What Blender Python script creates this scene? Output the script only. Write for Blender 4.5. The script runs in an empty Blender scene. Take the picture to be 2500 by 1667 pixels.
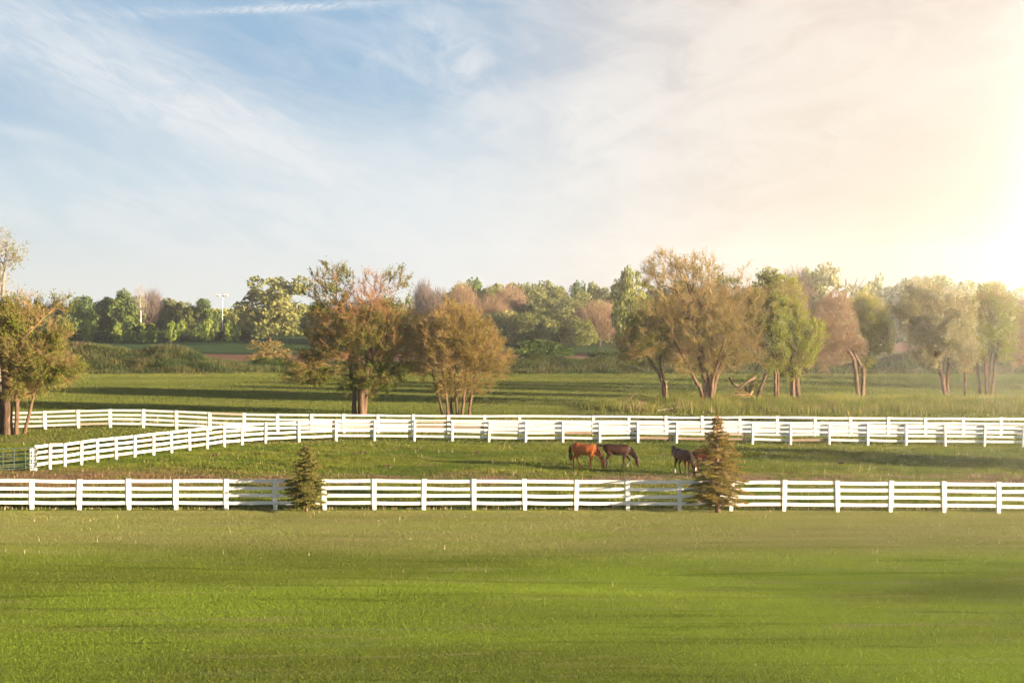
import bpy, bmesh, math, random
import numpy as np
from mathutils import Vector, Matrix
R = math.radians
SC = bpy.context.scene
COL = SC.collection

# ------------------------------------------------------------------ camera
F = 3472.0          # focal length in units of the 2500 px wide frame (50 mm on a 36 mm sensor)
HOR = 750.0         # row of the horizon in that frame
CAMH = 9.15
cam_d = bpy.data.cameras.new("camera")
cam_d.lens = 50.0; cam_d.sensor_width = 36.0
cam_d.shift_y = -(833.5 - HOR) / 2500.0
cam_d.dof.use_dof = True; cam_d.dof.focus_distance = 105.0; cam_d.dof.aperture_fstop = 2.8
cam_d.clip_start = 0.5; cam_d.clip_end = 12000
cam = bpy.data.objects.new("camera", cam_d); COL.objects.link(cam)
cam.location = (0, 0, CAMH); cam.rotation_euler = (R(90), 0, 0)
SC.camera = cam

# ------------------------------------------------------------------ sun and sky
SUN_AZ, SUN_EL = 23.0, 8.5      # degrees behind the picture plane on the right hand, degrees up
sdir = Vector((math.cos(R(SUN_AZ))*math.cos(R(SUN_EL)), -math.sin(R(SUN_AZ))*math.cos(R(SUN_EL)), math.sin(R(SUN_EL))))
sun_d = bpy.data.lights.new("sun", 'SUN'); sun_d.energy = 5.0; sun_d.angle = R(0.55); sun_d.color = (1.0, 0.80, 0.55)
sun = bpy.data.objects.new("sun", sun_d); COL.objects.link(sun)
sun.rotation_euler = sdir.to_track_quat('Z', 'Y').to_euler(); sun.location = (60, -30, 60)

SC.view_settings.view_transform = 'Standard'; SC.view_settings.look = 'None'
SC.view_settings.exposure = 1.9; SC.view_settings.gamma = 1.0
SC.render.film_transparent = False
SC.cycles.use_adaptive_sampling = False; SC.cycles.use_denoising = True; SC.cycles.denoising_prefilter = 'ACCURATE'; SC.cycles.denoising_input_passes = 'RGB_ALBEDO_NORMAL'
SC.cycles.max_bounces = 5; SC.cycles.diffuse_bounces = 2; SC.cycles.glossy_bounces = 1
SC.cycles.transmission_bounces = 2; SC.cycles.transparent_max_bounces = 4; SC.cycles.volume_bounces = 0
SC.cycles.sample_clamp_indirect = 4.0

class NT:
    """small helper for writing node maths"""
    def __init__(s, tree): s.t = tree; s.n = tree.nodes; s.l = tree.links
    def link(s, a, b): s.l.new(a, b)
    def _in(s, sock, v):
        if hasattr(v, 'is_linked') or hasattr(v, 'links'): s.l.new(v, sock)
        else: sock.default_value = v
    def m(s, op, a, b=0.0, c=0.0, clamp=False):
        n = s.n.new('ShaderNodeMath'); n.operation = op; n.use_clamp = clamp
        s._in(n.inputs[0], a); s._in(n.inputs[1], b); s._in(n.inputs[2], c); return n.outputs[0]
    def ramp(s, v, a, b, lo=0.0, hi=1.0):
        n = s.n.new('ShaderNodeMapRange'); n.interpolation_type = 'SMOOTHSTEP'
        s._in(n.inputs['Value'], v)
        n.inputs['From Min'].default_value = a; n.inputs['From Max'].default_value = b
        n.inputs['To Min'].default_value = lo; n.inputs['To Max'].default_value = hi; return n.outputs[0]
    def mix(s, f, a, b, mode='MIX'):
        n = s.n.new('ShaderNodeMix'); n.data_type = 'RGBA'; n.blend_type = mode
        s._in(n.inputs[0], f)
        for k, v in ((6, a), (7, b)):
            if isinstance(v, (tuple, list)): n.inputs[k].default_value = (v[0], v[1], v[2], 1)
            else: s.l.new(v, n.inputs[k])
        return n.outputs[2]
    def xyz(s, x, y, z):
        n = s.n.new('ShaderNodeCombineXYZ'); s._in(n.inputs[0], x); s._in(n.inputs[1], y); s._in(n.inputs[2], z); return n.outputs[0]
    def noise(s, vec, scale, detail=4.0, rough=0.5, dist=0.0):
        n = s.n.new('ShaderNodeTexNoise')
        if vec is not None: s.l.new(vec, n.inputs['Vector'])
        n.inputs['Scale'].default_value = scale; n.inputs['Detail'].default_value = detail
        n.inputs['Roughness'].default_value = rough; n.inputs['Distortion'].default_value = dist; return n.outputs['Fac']

def U(px): return math.atan((px - 1250) / F)
def V(py, px=1250): return math.atan((HOR - py) / F * math.cos(U(px)))

world = bpy.data.worlds.new("World"); SC.world = world; world.use_nodes = True
def build_sky():
    t = world.node_tree; t.nodes.clear(); N = NT(t)
    tc = t.nodes.new('ShaderNodeTexCoord'); sp = t.nodes.new('ShaderNodeSeparateXYZ')
    N.link(tc.outputs['Generated'], sp.inputs[0])
    x, y, z = sp.outputs
    u = N.m('ARCTAN2', x, y); v = N.m('ARCSINE', z)
    uv = N.xyz(u, v, 0.0)
    def blob(px, py, a, b, ang, power=1.0):
        """soft patch of sky centred on a direction; a, b half sizes in thousandths, ang in degrees (down to the right is positive)"""
        du = N.m('SUBTRACT', u, U(px)); dv = N.m('SUBTRACT', v, V(py, px))
        c, s_ = math.cos(R(ang)), -math.sin(R(ang))
        p = N.m('ADD', N.m('MULTIPLY', du, c), N.m('MULTIPLY', dv, s_))
        q = N.m('SUBTRACT', N.m('MULTIPLY', dv, c), N.m('MULTIPLY', du, s_))
        p = N.m('DIVIDE', p, a/F); q = N.m('DIVIDE', q, b/F)
        e = N.m('ADD', N.m('MULTIPLY', p, p), N.m('MULTIPLY', q, q))
        return N.m('EXPONENT', N.m('MULTIPLY', e, -power))
    def streak(ang, sx, sy, scale, detail=6, rough=0.6, dist=0.4, off=0.0):
        c, s_ = math.cos(R(ang)), -math.sin(R(ang))
        p = N.m('ADD', N.m('MULTIPLY', u, c), N.m('MULTIPLY', v, s_))
        q = N.m('SUBTRACT', N.m('MULTIPLY', v, c), N.m('MULTIPLY', u, s_))
        return N.noise(N.xyz(N.m('MULTIPLY', p, sx), N.m('MULTIPLY', q, sy), off), scale, detail, rough, dist)
    # clear air: pale at the horizon, blue higher up, deep blue overhead
    low = N.mix(N.ramp(v, 0.0, 0.075), (0.80, 0.81, 0.775), (0.60, 0.70, 0.765))
    mid = N.mix(N.ramp(v, 0.06, 0.175), low, (0.30, 0.465, 0.645))
    base = N.mix(N.ramp(v, 0.22, 0.7), mid, (0.035, 0.075, 0.19))
    sky = t.nodes.new('ShaderNodeTexSky'); sky.sky_type = 'NISHITA'; sky.sun_disc = False
    sky.sun_elevation = R(SUN_EL); sky.sun_rotation = R(90 + SUN_AZ); sky.altitude = 200; sky.dust_density = 2.0
    # clouds
    wispy = streak(22, 5, 16, 3.0, 7, 0.62, 0.6)
    fine = streak(24, 9, 34, 3.0, 9, 0.66, 0.9, 3.0)
    puff = N.noise(uv, 30.0, 8, 0.62, 0.9)
    broad = streak(-14, 4, 11, 2.6, 6, 0.6, 0.9, 7.0)
    W = N.ramp(wispy, 0.36, 0.70); FN = N.ramp(fine, 0.33, 0.72); PF = N.ramp(puff, 0.34, 0.74); BR = N.ramp(broad, 0.36, 0.66)
    cir = N.m('MULTIPLY', blob(430, 245, 560, 105, 20.5), N.m('ADD', 0.40, N.m('MULTIPLY', FN, 0.62)))
    cir2 = N.m('MULTIPLY', blob(650, 350, 240, 62, 24), N.m('ADD', 0.5, N.m('MULTIPLY', FN, 0.6)))
    cir3 = N.m('MULTIPLY', blob(60, 60, 330, 110, 25), N.m('ADD', 0.25, N.m('MULTIPLY', W, 0.5)))
    trail = N.m('MULTIPLY', blob(690, 21, 220, 9, -4.2), N.m('ADD', 0.25, N.m('MULTIPLY', N.ramp(streak(-25, 60, 160, 3.0, 5, 0.6, 0.5, 5.0), 0.35, 0.6), 0.6)))
    trail2 = N.m('MULTIPLY', blob(230, 38, 190, 14, -6), N.m('MULTIPLY', FN, 0.6))
    pu = N.m('MULTIPLY', N.m('ADD', N.m('ADD', blob(1025, 75, 48, 75, 25), blob(950, 150, 80, 40, 12)), N.m('ADD', blob(1130, 130, 70, 60, 40), blob(1170, 215, 120, 70, 45))), N.m('MULTIPLY', PF, 0.62))
    veil = N.m('MULTIPLY', blob(1350, 400, 430, 210, -14), N.m('ADD', 0.35, N.m('MULTIPLY', BR, 0.6)))
    veil2 = N.m('MULTIPLY', blob(600, 560, 800, 130, 4), N.m('ADD', 0.05, N.m('MULTIPLY', W, 0.75)))
    veil3 = N.m('MULTIPLY', N.ramp(u, U(1250), U(1700)), N.m('ADD', 0.12, N.m('MULTIPLY', BR, 0.6)))
    w1 = N.m('MULTIPLY', N.m('ADD', N.m('ADD', blob(1425, 235, 100, 34, -48), blob(1540, 290, 170, 24, 8)), N.m('ADD', blob(1850, 365, 120, 62, 22), blob(2080, 300, 260, 26, -22))), N.m('ADD', 0.15, N.m('MULTIPLY', FN, 0.75)))
    w2 = N.m('MULTIPLY', N.m('ADD', blob(620, 485, 150, 16, 4), blob(60, 325, 90, 14, 8)), 0.45)
    w3 = N.m('MULTIPLY', W, N.ramp(u, U(0), U(1300), 0.12, 0.36))
    tot = cir
    for k in (w3, w1, w2, cir2, cir3, trail, trail2, pu, veil, veil2, veil3):
        # union of coverages: 1 - (1-a)(1-b)
        tot = N.m('SUBTRACT', 1.0, N.m('MULTIPLY', N.m('SUBTRACT', 1.0, tot, clamp=True), N.m('SUBTRACT', 1.0, k, clamp=True)))
    over = N.ramp(v, 0.25, 0.6, 1.0, 0.25)
    tot = N.m('MULTIPLY', N.m('MULTIPLY', tot, 0.95), over)
    # the hazy glow of the evening light low on the right: warms the air and the clouds
    ahead = N.ramp(y, -0.2, 0.5)
    # the same light in the upper right is thinner and pinker
    warm = N.m('MULTIPLY', N.m('MULTIPLY', N.ramp(N.m('ADD', u, N.m('MULTIPLY', v, 0.10)), U(980), U(2100)), N.ramp(v, 0.32, 0.7, 1, 0)), ahead)
    ccol = N.mix(warm, (0.775, 0.80, 0.82), (0.86, 0.785, 0.71))
    air = N.mix(N.m('MULTIPLY', warm, 0.97), base, (0.715, 0.605, 0.53))
    col = N.mix(tot, air, ccol)
    hot = N.m('MULTIPLY', blob(2620, 470, 640, 430, -8), ahead)
    col = N.mix(N.m('MULTIPLY', hot, 0.8), col, (0.82, 0.76, 0.66), 'MIX')
    low_r = N.m('MULTIPLY', N.ramp(u, U(1600), U(2450)), N.ramp(v, 0.19, 0.02))
    col = N.mix(N.m('MULTIPLY', low_r, 0.80), col, (0.42, 0.385, 0.31), 'MIX')
    added_glow = N.m('MULTIPLY', N.m('MULTIPLY', blob(3290, 430, 240, 240, 0), 370.0), ahead)  # bright sky patch added out of view to light the haze like a sun
    col = N.mix(1.0, col, N.xyz(added_glow, N.m('MULTIPLY', added_glow, 0.83), N.m('MULTIPLY', added_glow, 0.64)), 'ADD')
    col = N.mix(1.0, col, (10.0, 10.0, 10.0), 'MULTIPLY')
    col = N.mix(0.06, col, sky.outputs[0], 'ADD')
    # below the horizon: dull earth
    col = N.mix(N.ramp(v, -0.02, 0.0), (0.8, 0.8, 0.5), col)
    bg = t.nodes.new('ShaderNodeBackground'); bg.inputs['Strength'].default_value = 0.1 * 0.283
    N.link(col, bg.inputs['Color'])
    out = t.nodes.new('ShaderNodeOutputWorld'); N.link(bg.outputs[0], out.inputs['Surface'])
build_sky()
world.cycles.sampling_method = 'MANUAL'; world.cycles.sample_map_resolution = 1024

# ------------------------------------------------------------------ helpers
def tag(o, label=None, cat=None, group=None, kind=None):
    if label: o['label'] = label
    if cat: o['category'] = cat
    if group: o['group'] = group
    if kind: o['kind'] = kind
    return o
def empty(name, loc, rz=0.0):
    o = bpy.data.objects.new(name, None); COL.objects.link(o)
    o.location = loc; o.rotation_euler = (0, 0, rz); o.empty_display_size = 0.3
    return o
def link_mesh(name, me, mats, parent=None):
    o = bpy.data.objects.new(name, me); COL.objects.link(o)
    if mats is not None:
        for m in (mats if isinstance(mats, (list, tuple)) else [mats]): me.materials.append(m)
    if parent: o.parent = parent
    return o
def np_mesh(name, verts, faces_by_n, smooth=False, tint=None, matidx=None):
    """verts (n,3); faces_by_n: list of (m,k) index arrays"""
    me = bpy.data.meshes.new(name)
    verts = np.asarray(verts, dtype=np.float32)
    faces_by_n = [np.asarray(f, dtype=np.int32) for f in faces_by_n if len(f)]
    loops = np.concatenate([f.ravel() for f in faces_by_n])
    tot = np.concatenate([np.full(len(f), f.shape[1], dtype=np.int32) for f in faces_by_n])
    start = np.concatenate([[0], np.cumsum(tot)[:-1]]).astype(np.int32)
    me.vertices.add(len(verts)); me.vertices.foreach_set('co', verts.ravel())
    me.loops.add(len(loops)); me.loops.foreach_set('vertex_index', loops)
    me.polygons.add(len(tot)); me.polygons.foreach_set('loop_start', start); me.polygons.foreach_set('loop_total', tot)
    me.polygons.foreach_set('use_smooth', np.full(len(tot), bool(smooth)))
    if matidx is not None: me.polygons.foreach_set('material_index', np.asarray(matidx, dtype=np.int32))
    me.update(calc_edges=True)
    if tint is not None:
        a = me.attributes.new('tint', 'FLOAT', 'FACE'); a.data.foreach_set('value', np.asarray(tint, dtype=np.float32))
    return me
def unit(a):
    return a / np.maximum(np.linalg.norm(a, axis=-1, keepdims=True), 1e-9)

# value noise on the plane, for clumps and mounds
_rs = np.random.RandomState(5); _lat = _rs.rand(256, 256)
def vnoise(x, y, s):
    x = np.asarray(x, float) / s + 1000.0; y = np.asarray(y, float) / s + 1000.0
    xi = np.floor(x).astype(int); yi = np.floor(y).astype(int); fx = x - xi; fy = y - yi
    fx = fx*fx*(3-2*fx); fy = fy*fy*(3-2*fy)
    a = _lat[xi % 256, yi % 256]; b = _lat[(xi+1) % 256, yi % 256]; c = _lat[xi % 256, (yi+1) % 256]; d = _lat[(xi+1) % 256, (yi+1) % 256]
    return (a*(1-fx)+b*fx)*(1-fy) + (c*(1-fx)+d*fx)*fy
def sstep(a, b, x):
    t = np.clip((np.asarray(x, float)-a)/(b-a), 0, 1); return t*t*(3-2*t)
def ground_z(x, y):
    x = np.asarray(x, float); y = np.asarray(y, float)
    z = ((vnoise(x*0.35, y, 9.0)-0.5)*0.42 + (vnoise(x*0.2+33, y, 3.2)-0.5)*0.07)*sstep(18, 34, y)*(1-sstep(58, 66, y))
    # a shallow swale added across the front lawn to give a shaded band
    yc = 48.2-0.13*x+0.004*x*x
    z = z - (0.12+0.22*sstep(-8, 8, x))*np.exp(-((y-yc)/2.6)**2)*sstep(-22, -6, x)
    z = z + (vnoise(x*0.7+40, y, 5.0)-0.5)*0.12*sstep(64, 70, y)*(1-sstep(88, 94, y))
    z = z + (vnoise(x*0.5+90, y, 24.0)-0.5)*0.35*sstep(106, 120, y)*(1-sstep(180, 196, y))
    # weedy banks beyond the mown field
    prof = np.where(y < 209, sstep(197, 209, y), 1-sstep(209, 219, y))
    n = 0.75+0.5*vnoise(x, y+7, 7.0)
    left = 3.0*(1-sstep(-52, -36, x))*sstep(-120, -88, x)
    midb = 1.1*sstep(-10, 2, x)*(1-sstep(36, 50, x))
    right = 3.6*sstep(47, 66, x)*(1-sstep(120, 150, x))
    z = z + prof*n*(left+midb+right)
    # a small rise the back fence runs over
    z = z + 0.30*np.exp(-((x+28.5)/6.0)**2)*np.exp(-((y-105.0)/5.0)**2)
    # a low bank under the tall grass by the trees on the right
    z = z + 0.35*sstep(8, 18, x)*np.exp(-((y-131)/7.0)**2)
    return z
def gz(x, y): return float(ground_z(x, y))
def at(px, py, Y=None):
    """ground point seen at a pixel of the 2500 px frame"""
    if Y is None: Y = F*CAMH/(py-HOR)
    return ((px-1250)/F*Y, Y)
def onground(x, y, dz=0.0): return (x, y, gz(x, y)+dz)

# ------------------------------------------------------------------ materials
def new_mat(name):
    m = bpy.data.materials.new(name); m.use_nodes = True; m.node_tree.nodes.clear()
    return m, NT(m.node_tree)
def finish(N, shader):
    o = N.n.new('ShaderNodeOutputMaterial'); N.link(shader, o.inputs['Surface'])
def diffuse(N, col, normal=None):
    d = N.n.new('ShaderNodeBsdfDiffuse')
    if isinstance(col, (tuple, list)): d.inputs[0].default_value = (*col, 1)
    else: N.link(col, d.inputs[0])
    if normal is not None: N.link(normal, d.inputs['Normal'])
    return d.outputs[0]
def principled(N, col, rough=0.6, spec=0.3, normal=None, metal=0.0):
    p = N.n.new('ShaderNodeBsdfPrincipled')
    if isinstance(col, (tuple, list)): p.inputs['Base Color'].default_value = (*col, 1)
    else: N.link(col, p.inputs['Base Color'])
    p.inputs['Roughness'].default_value = rough; p.inputs['Specular IOR Level'].default_value = spec; p.inputs['Metallic'].default_value = metal
    if normal is not None: N.link(normal, p.inputs['Normal'])
    return p.outputs[0]
def bump(N, h, strength, dist):
    b = N.n.new('ShaderNodeBump'); b.inputs['Strength'].default_value = strength; b.inputs['Distance'].default_value = dist
    N.link(h, b.inputs['Height']); return b.outputs[0]
def geo_pos(N):
    return N.n.new('ShaderNodeNewGeometry').outputs['Position']
def leaf_mat(name, cols, trans=0.42, patch=None, patch_scale=0.2, tcol=None):
    """cols: two or three colours over the per-leaf 'tint' attribute"""
    m, N = new_mat(name)
    a = N.n.new('ShaderNodeAttribute'); a.attribute_name = 'tint'
    c = N.mix(a.outputs['Fac'], cols[0], cols[1])
    if len(cols) > 2: c = N.mix(N.ramp(a.outputs['Fac'], 0.86, 0.93), c, cols[2])
    if patch is not None:
        nz = N.noise(geo_pos(N), patch_scale, 3, 0.6)
        c = N.mix(N.ramp(nz, 0.45, 0.62), c, patch)
    oi = N.n.new('ShaderNodeObjectInfo')
    c = N.mix(1.0, c, N.mix(oi.outputs['Random'], (0.82, 0.86, 0.82), (1.14, 1.08, 1.0)), 'MULTIPLY')
    d = diffuse(N, c)
    tr = N.n.new('ShaderNodeBsdfTranslucent'); N.link(c, tr.inputs[0])
    mx = N.n.new('ShaderNodeMixShader'); mx.inputs[0].default_value = trans
    N.link(d, mx.inputs[1]); N.link(tr.outputs[0], mx.inputs[2])
    finish(N, mx.outputs[0]); return m
def bark_mat(name, c1, c2, scale=6.0):
    m, N = new_mat(name)
    tc = N.n.new('ShaderNodeTexCoord')
    mp = N.n.new('ShaderNodeMapping'); mp.inputs['Scale'].default_value = (1, 1, 0.22); N.link(tc.outputs['Object'], mp.inputs[0])
    n1 = N.noise(mp.outputs[0], scale, 6, 0.65, 0.6)
    c = N.mix(N.ramp(n1, 0.35, 0.65), c1, c2)
    finish(N, principled(N, c, 0.9, 0.1, bump(N, n1, 0.9, 0.06))); return m
def grass_mat(name, kind):
    """blade colours follow patches of ground, as the turf does"""
    m, N = new_mat(name)
    pos = geo_pos(N)
    a = N.n.new('ShaderNodeAttribute'); a.attribute_name = 'tint'
    c = turf_colour(N, pos, kind)
    c = N.mix(1.0, c, N.mix(a.outputs['Fac'], (0.74, 0.78, 0.78), (1.26, 1.22, 1.16)), 'MULTIPLY')
    d = diffuse(N, c)
    tr = N.n.new('ShaderNodeBsdfTranslucent'); N.link(c, tr.inputs[0])
    mx = N.n.new('ShaderNodeMixShader'); mx.inputs[0].default_value = 0.35
    N.link(d, mx.inputs[1]); N.link(tr.outputs[0], mx.inputs[2])
    finish(N, mx.outputs[0]); return m
def mapped(N, pos, sx, sy, sz=1.0, off=(0, 0, 0)):
    mp = N.n.new('ShaderNodeMapping'); mp.inputs['Scale'].default_value = (sx, sy, sz); mp.inputs['Location'].default_value = off
    N.link(pos, mp.inputs[0]); return mp.outputs[0]
def turf_colour(N, pos, kind):
    if kind == 'lawn':
        big = N.noise(mapped(N, pos, 0.05, 0.16), 1.0, 4, 0.55, 0.4)
        med = N.noise(mapped(N, pos, 0.16, 0.9, 1, (7, 3, 0)), 1.0, 5, 0.6, 0.3)
        c = N.mix(N.ramp(big, 0.35, 0.65), (0.158, 0.194, 0.033), (0.230, 0.303, 0.038))
        c = N.mix(N.ramp(med, 0.54, 0.80), c, (0.285, 0.265, 0.106))
        st = N.noise(mapped(N, pos, 0.10, 1.5, 1, (2, 5, 0)), 1.0, 6, 0.62, 0.5)
        c = N.mix(N.ramp(st, 0.46, 0.32, 0.0, 0.45), c, (0.076, 0.111, 0.017))
        c = N.mix(N.ramp(st, 0.55, 0.72, 0.0, 0.5), c, (0.241, 0.256, 0.110))
        s = N.n.new('ShaderNodeSeparateXYZ'); N.link(pos, s.inputs[0])
        far = N.m('MULTIPLY', N.ramp(N.m('ADD', s.outputs[1], N.m('MULTIPLY', big, 7.0)), 54, 60), N.ramp(med, 0.2, 0.6, 0.45, 1.0))
        c = N.mix(N.m('MULTIPLY', far, 0.6), c, (0.368, 0.321, 0.144))
        return c
    if kind == 'paddock':
        big = N.noise(mapped(N, pos, 0.12, 0.22), 1.0, 4, 0.6, 0.4)
        med = N.noise(mapped(N, pos, 0.5, 1.0, 1, (4, 9, 0)), 1.0, 5, 0.65, 0.3)
        c = N.mix(N.ramp(big, 0.35, 0.65), (0.120, 0.165, 0.029), (0.200, 0.220, 0.038))
        c = N.mix(N.ramp(med, 0.56, 0.72), c, (0.288, 0.236, 0.109))
        s = N.n.new('ShaderNodeSeparateXYZ'); N.link(pos, s.inputs[0])
        worn = N.m('MULTIPLY', N.ramp(s.outputs[1], 71.5, 74.5), N.ramp(s.outputs[1], 76, 79.5, 1, 0))
        worn = N.m('MULTIPLY', worn, N.ramp(N.noise(mapped(N, pos, 0.22, 0.6, 1, (1, 2, 0)), 1.0, 4, 0.6), 0.40, 0.60))
        c = N.mix(N.m('MULTIPLY', worn, 0.85), c, (0.293, 0.181, 0.140))
        left = N.m('MULTIPLY', N.ramp(s.outputs[0], -13, -21), N.m('MULTIPLY', N.ramp(s.outputs[1], 69, 73), N.ramp(s.outputs[1], 78, 83, 1, 0)))
        c = N.mix(N.m('MULTIPLY', left, N.ramp(med, 0.35, 0.55, 0.2, 0.8)), c, (0.250, 0.148, 0.095))
        return c
    if kind == 'field':
        big = N.noise(mapped(N, pos, 0.02, 0.07), 1.0, 4, 0.55, 0.4)
        med = N.noise(mapped(N, pos, 0.10, 0.35, 1, (4, 9, 0)), 1.0, 5, 0.6, 0.3)
        c = N.mix(N.ramp(big, 0.35, 0.65), (0.131, 0.161, 0.038), (0.177, 0.195, 0.046))
        return N.mix(N.ramp(med, 0.52, 0.72), c, (0.216, 0.190, 0.078))
    if kind == 'weeds':
        big = N.noise(mapped(N, pos, 0.15, 0.15, 0.3), 1.0, 5, 0.65, 0.4)
        c = N.mix(N.ramp(big, 0.38, 0.62), (0.059, 0.088, 0.030), (0.135, 0.129, 0.049))
        return N.mix(N.ramp(big, 0.66, 0.74), c, (0.272, 0.166, 0.139))
    if kind == 'rough':
        big = N.noise(mapped(N, pos, 0.4, 0.4, 0.4), 1.0, 4, 0.65, 0.4)
        c = N.mix(N.ramp(big, 0.38, 0.62), (0.187, 0.215, 0.047), (0.298, 0.284, 0.074))
        return N.mix(N.ramp(big, 0.60, 0.74), c, (0.441, 0.319, 0.185))
def ground_mat():
    m, N = new_mat("ground_turf")
    pos = geo_pos(N); s = N.n.new('ShaderNodeSeparateXYZ'); N.link(pos, s.inputs[0]); x, y = s.outputs[0], s.outputs[1]
    nz = N.m('MULTIPLY', N.m('SUBTRACT', N.noise(pos, 0.12, 4, 0.6), 0.5), 10.0)
    yj = N.m('ADD', y, nz)
    lawn, pad, fld, weed = (turf_colour(N, pos, k) for k in ('lawn', 'paddock', 'field', 'weeds'))
    c = N.mix(N.ramp(y, 63.7, 64.2), lawn, pad)
    c = N.mix(N.ramp(y, 94, 96), c, fld)
    c = N.mix(N.ramp(yj, 196, 198), c, weed)
    fine = N.noise(mapped(N, pos, 0.03, 0.2), 1.0, 5, 0.6)
    c = N.mix(N.ramp(yj, 216, 219), c, N.mix(fine, (0.055, 0.095, 0.040), (0.085, 0.135, 0.05)))
    rt = N.ramp(x, 20, 34)
    dl = N.m('MULTIPLY', N.m('MULTIPLY', N.ramp(y, 240, 243), N.ramp(yj, 280, 283, 1, 0)), N.m('SUBTRACT', 1.0, rt))
    c = N.mix(dl, c, N.mix(fine, (0.20, 0.115, 0.075), (0.27, 0.165, 0.105)))
    tl = N.m('MULTIPLY', N.m('MULTIPLY', N.ramp(y, 222, 226), N.ramp(y, 290, 294, 1, 0)), rt)
    c = N.mix(tl, c, N.mix(N.ramp(fine, 0.4, 0.6), (0.20, 0.20, 0.09), (0.28, 0.22, 0.12)))
    dr = N.m('MULTIPLY', N.m('MULTIPLY', N.ramp(y, 290, 294), N.ramp(y, 372, 378, 1, 0)), rt)
    c = N.mix(dr, c, N.mix(fine, (0.22, 0.12, 0.08), (0.30, 0.17, 0.11)))
    h = N.m('ADD', N.m('MULTIPLY', N.noise(mapped(N, pos, 0.6, 1.0), 5.0, 5, 0.7), 0.6), N.m('MULTIPLY', N.noise(pos, 0.9, 4, 0.6), 1.0))
    finish(N, diffuse(N, c, bump(N, h, 0.8, 0.14)))
    return m
def paint_mat(name, base, dirt, amount=0.25):
    m, N = new_mat(name)
    tc = N.n.new('ShaderNodeTexCoord')
    gr = N.noise(mapped(N, tc.outputs['Object'], 0.8, 0.8, 14), 1.6, 5, 0.65, 0.4)
    oi = N.n.new('ShaderNodeObjectInfo')
    am = N.m('MULTIPLY', N.ramp(gr, 0.52, 0.74), N.m('ADD', amount*0.5, N.m('MULTIPLY', oi.outputs['Random'], amount)))
    c = N.mix(am, base, dirt)
    c = N.mix(1.0, c, N.mix(oi.outputs['Random'], (0.93, 0.92, 0.90), (1.0, 1.0, 1.0)), 'MULTIPLY')
    finish(N, principled(N, c, 0.55, 0.3, bump(N, gr, 0.25, 0.01))); return m
def plain_mat(name, c1, c2, rough=0.7, scale=8.0, spec=0.2, metal=0.0):
    m, N = new_mat(name)
    tc = N.n.new('ShaderNodeTexCoord'); n = N.noise(tc.outputs['Object'], scale, 5, 0.6)
    finish(N, principled(N, N.mix(N.ramp(n, 0.35, 0.65), c1, c2), rough, spec, bump(N, n, 0.2, 0.01), metal)); return m

M_GROUND = ground_mat()
M_LAWN, M_PAD, M_FIELD, M_WEED, M_ROUGH = grass_mat("lawn_blades", 'lawn'), grass_mat("paddock_blades", 'paddock'), grass_mat("field_blades", 'field'), grass_mat("weed_blades", 'weeds'), grass_mat("rough_blades", 'rough')
M_STRAW = leaf_mat("dry_straw", [(0.42, 0.30, 0.20), (0.55, 0.45, 0.32)], 0.2)
M_WHITE = paint_mat("white_paint", (0.86, 0.85, 0.83), (0.38, 0.30, 0.23), 0.45)
M_BARE = paint_mat("weathered_board", (0.42, 0.30, 0.23), (0.24, 0.16, 0.11), 0.7)
M_PALEBARE = paint_mat("faded_board", (0.62, 0.50, 0.41), (0.42, 0.30, 0.22), 0.7)

# ------------------------------------------------------------------ ground sheet
def build_ground():
    ys = np.concatenate([np.linspace(-400, 20, 15), np.arange(22, 110, 0.75), np.arange(110, 190, 2.0), np.arange(190, 224, 1.0), np.geomspace(225, 7000, 50)])
    xs = np.concatenate([-np.geomspace(6000, 131, 22), np.arange(-130, -40, 2.0), np.arange(-40, 40, 0.8), np.arange(40, 130, 2.0), np.geomspace(131, 6000, 22)])
    X, Y = np.meshgrid(xs, ys); Z = ground_z(X, Y)
    nx, ny = len(xs), len(ys)
    i = np.arange(ny-1)[:, None]*nx + np.arange(nx-1)[None, :]
    f = np.stack([i, i+1, i+nx+1, i+nx], -1).reshape(-1, 4)
    me = np_mesh("ground", np.stack([X, Y, Z], -1).reshape(-1, 3), [f], smooth=True)
    tag(link_mesh("ground", me, M_GROUND), "mown grass lawn, grazed paddock and fields running out to the far wood", kind='structure')
build_ground()

# ------------------------------------------------------------------ grass
def blades(rng, x, y, h, w, lean=0.35, zoff=0.0):
    """one bent triangle per blade"""
    n = len(x); z = ground_z(x, y) + zoff
    yaw = rng.rand(n)*math.tau; ly = rng.rand(n)*math.tau; ln = h*lean*rng.rand(n)
    dx, dy = np.cos(yaw)*w/2, np.sin(yaw)*w/2
    b = np.stack([x, y, z-0.01], -1)
    v = np.empty((n, 3, 3)); v[:, 0] = b - np.stack([dx, dy, 0*dx], -1); v[:, 1] = b + np.stack([dx, dy, 0*dx], -1)
    v[:, 2] = b + np.stack([np.cos(ly)*ln, np.sin(ly)*ln, h], -1)
    return v.reshape(-1, 3), np.arange(3*n).reshape(-1, 3)
def scatter(rng, n, y0, y1, margin=3.0, x0=None, x1=None):
    """points spread evenly over the part of a field the place shows"""
    out = []
    while sum(len(a) for a in out) < n:
        y = y0 + (y1-y0)*rng.rand(n); hw = 0.365*y1 + margin
        x = (rng.rand(n)*2-1)*hw
        k = np.abs(x) < 0.365*y + margin
        if x0 is not None: k &= (x > x0)
        if x1 is not None: k &= (x < x1)
        out.append(np.stack([x[k], y[k]], -1))
    p = np.concatenate(out)[:n]; return p[:, 0], p[:, 1]
def grass_object(name, mat, label, v, f, tint):
    o = link_mesh(name, np_mesh(name, v, [f], tint=tint), mat)
    return tag(o, label, 'grass', kind='stuff')
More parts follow.
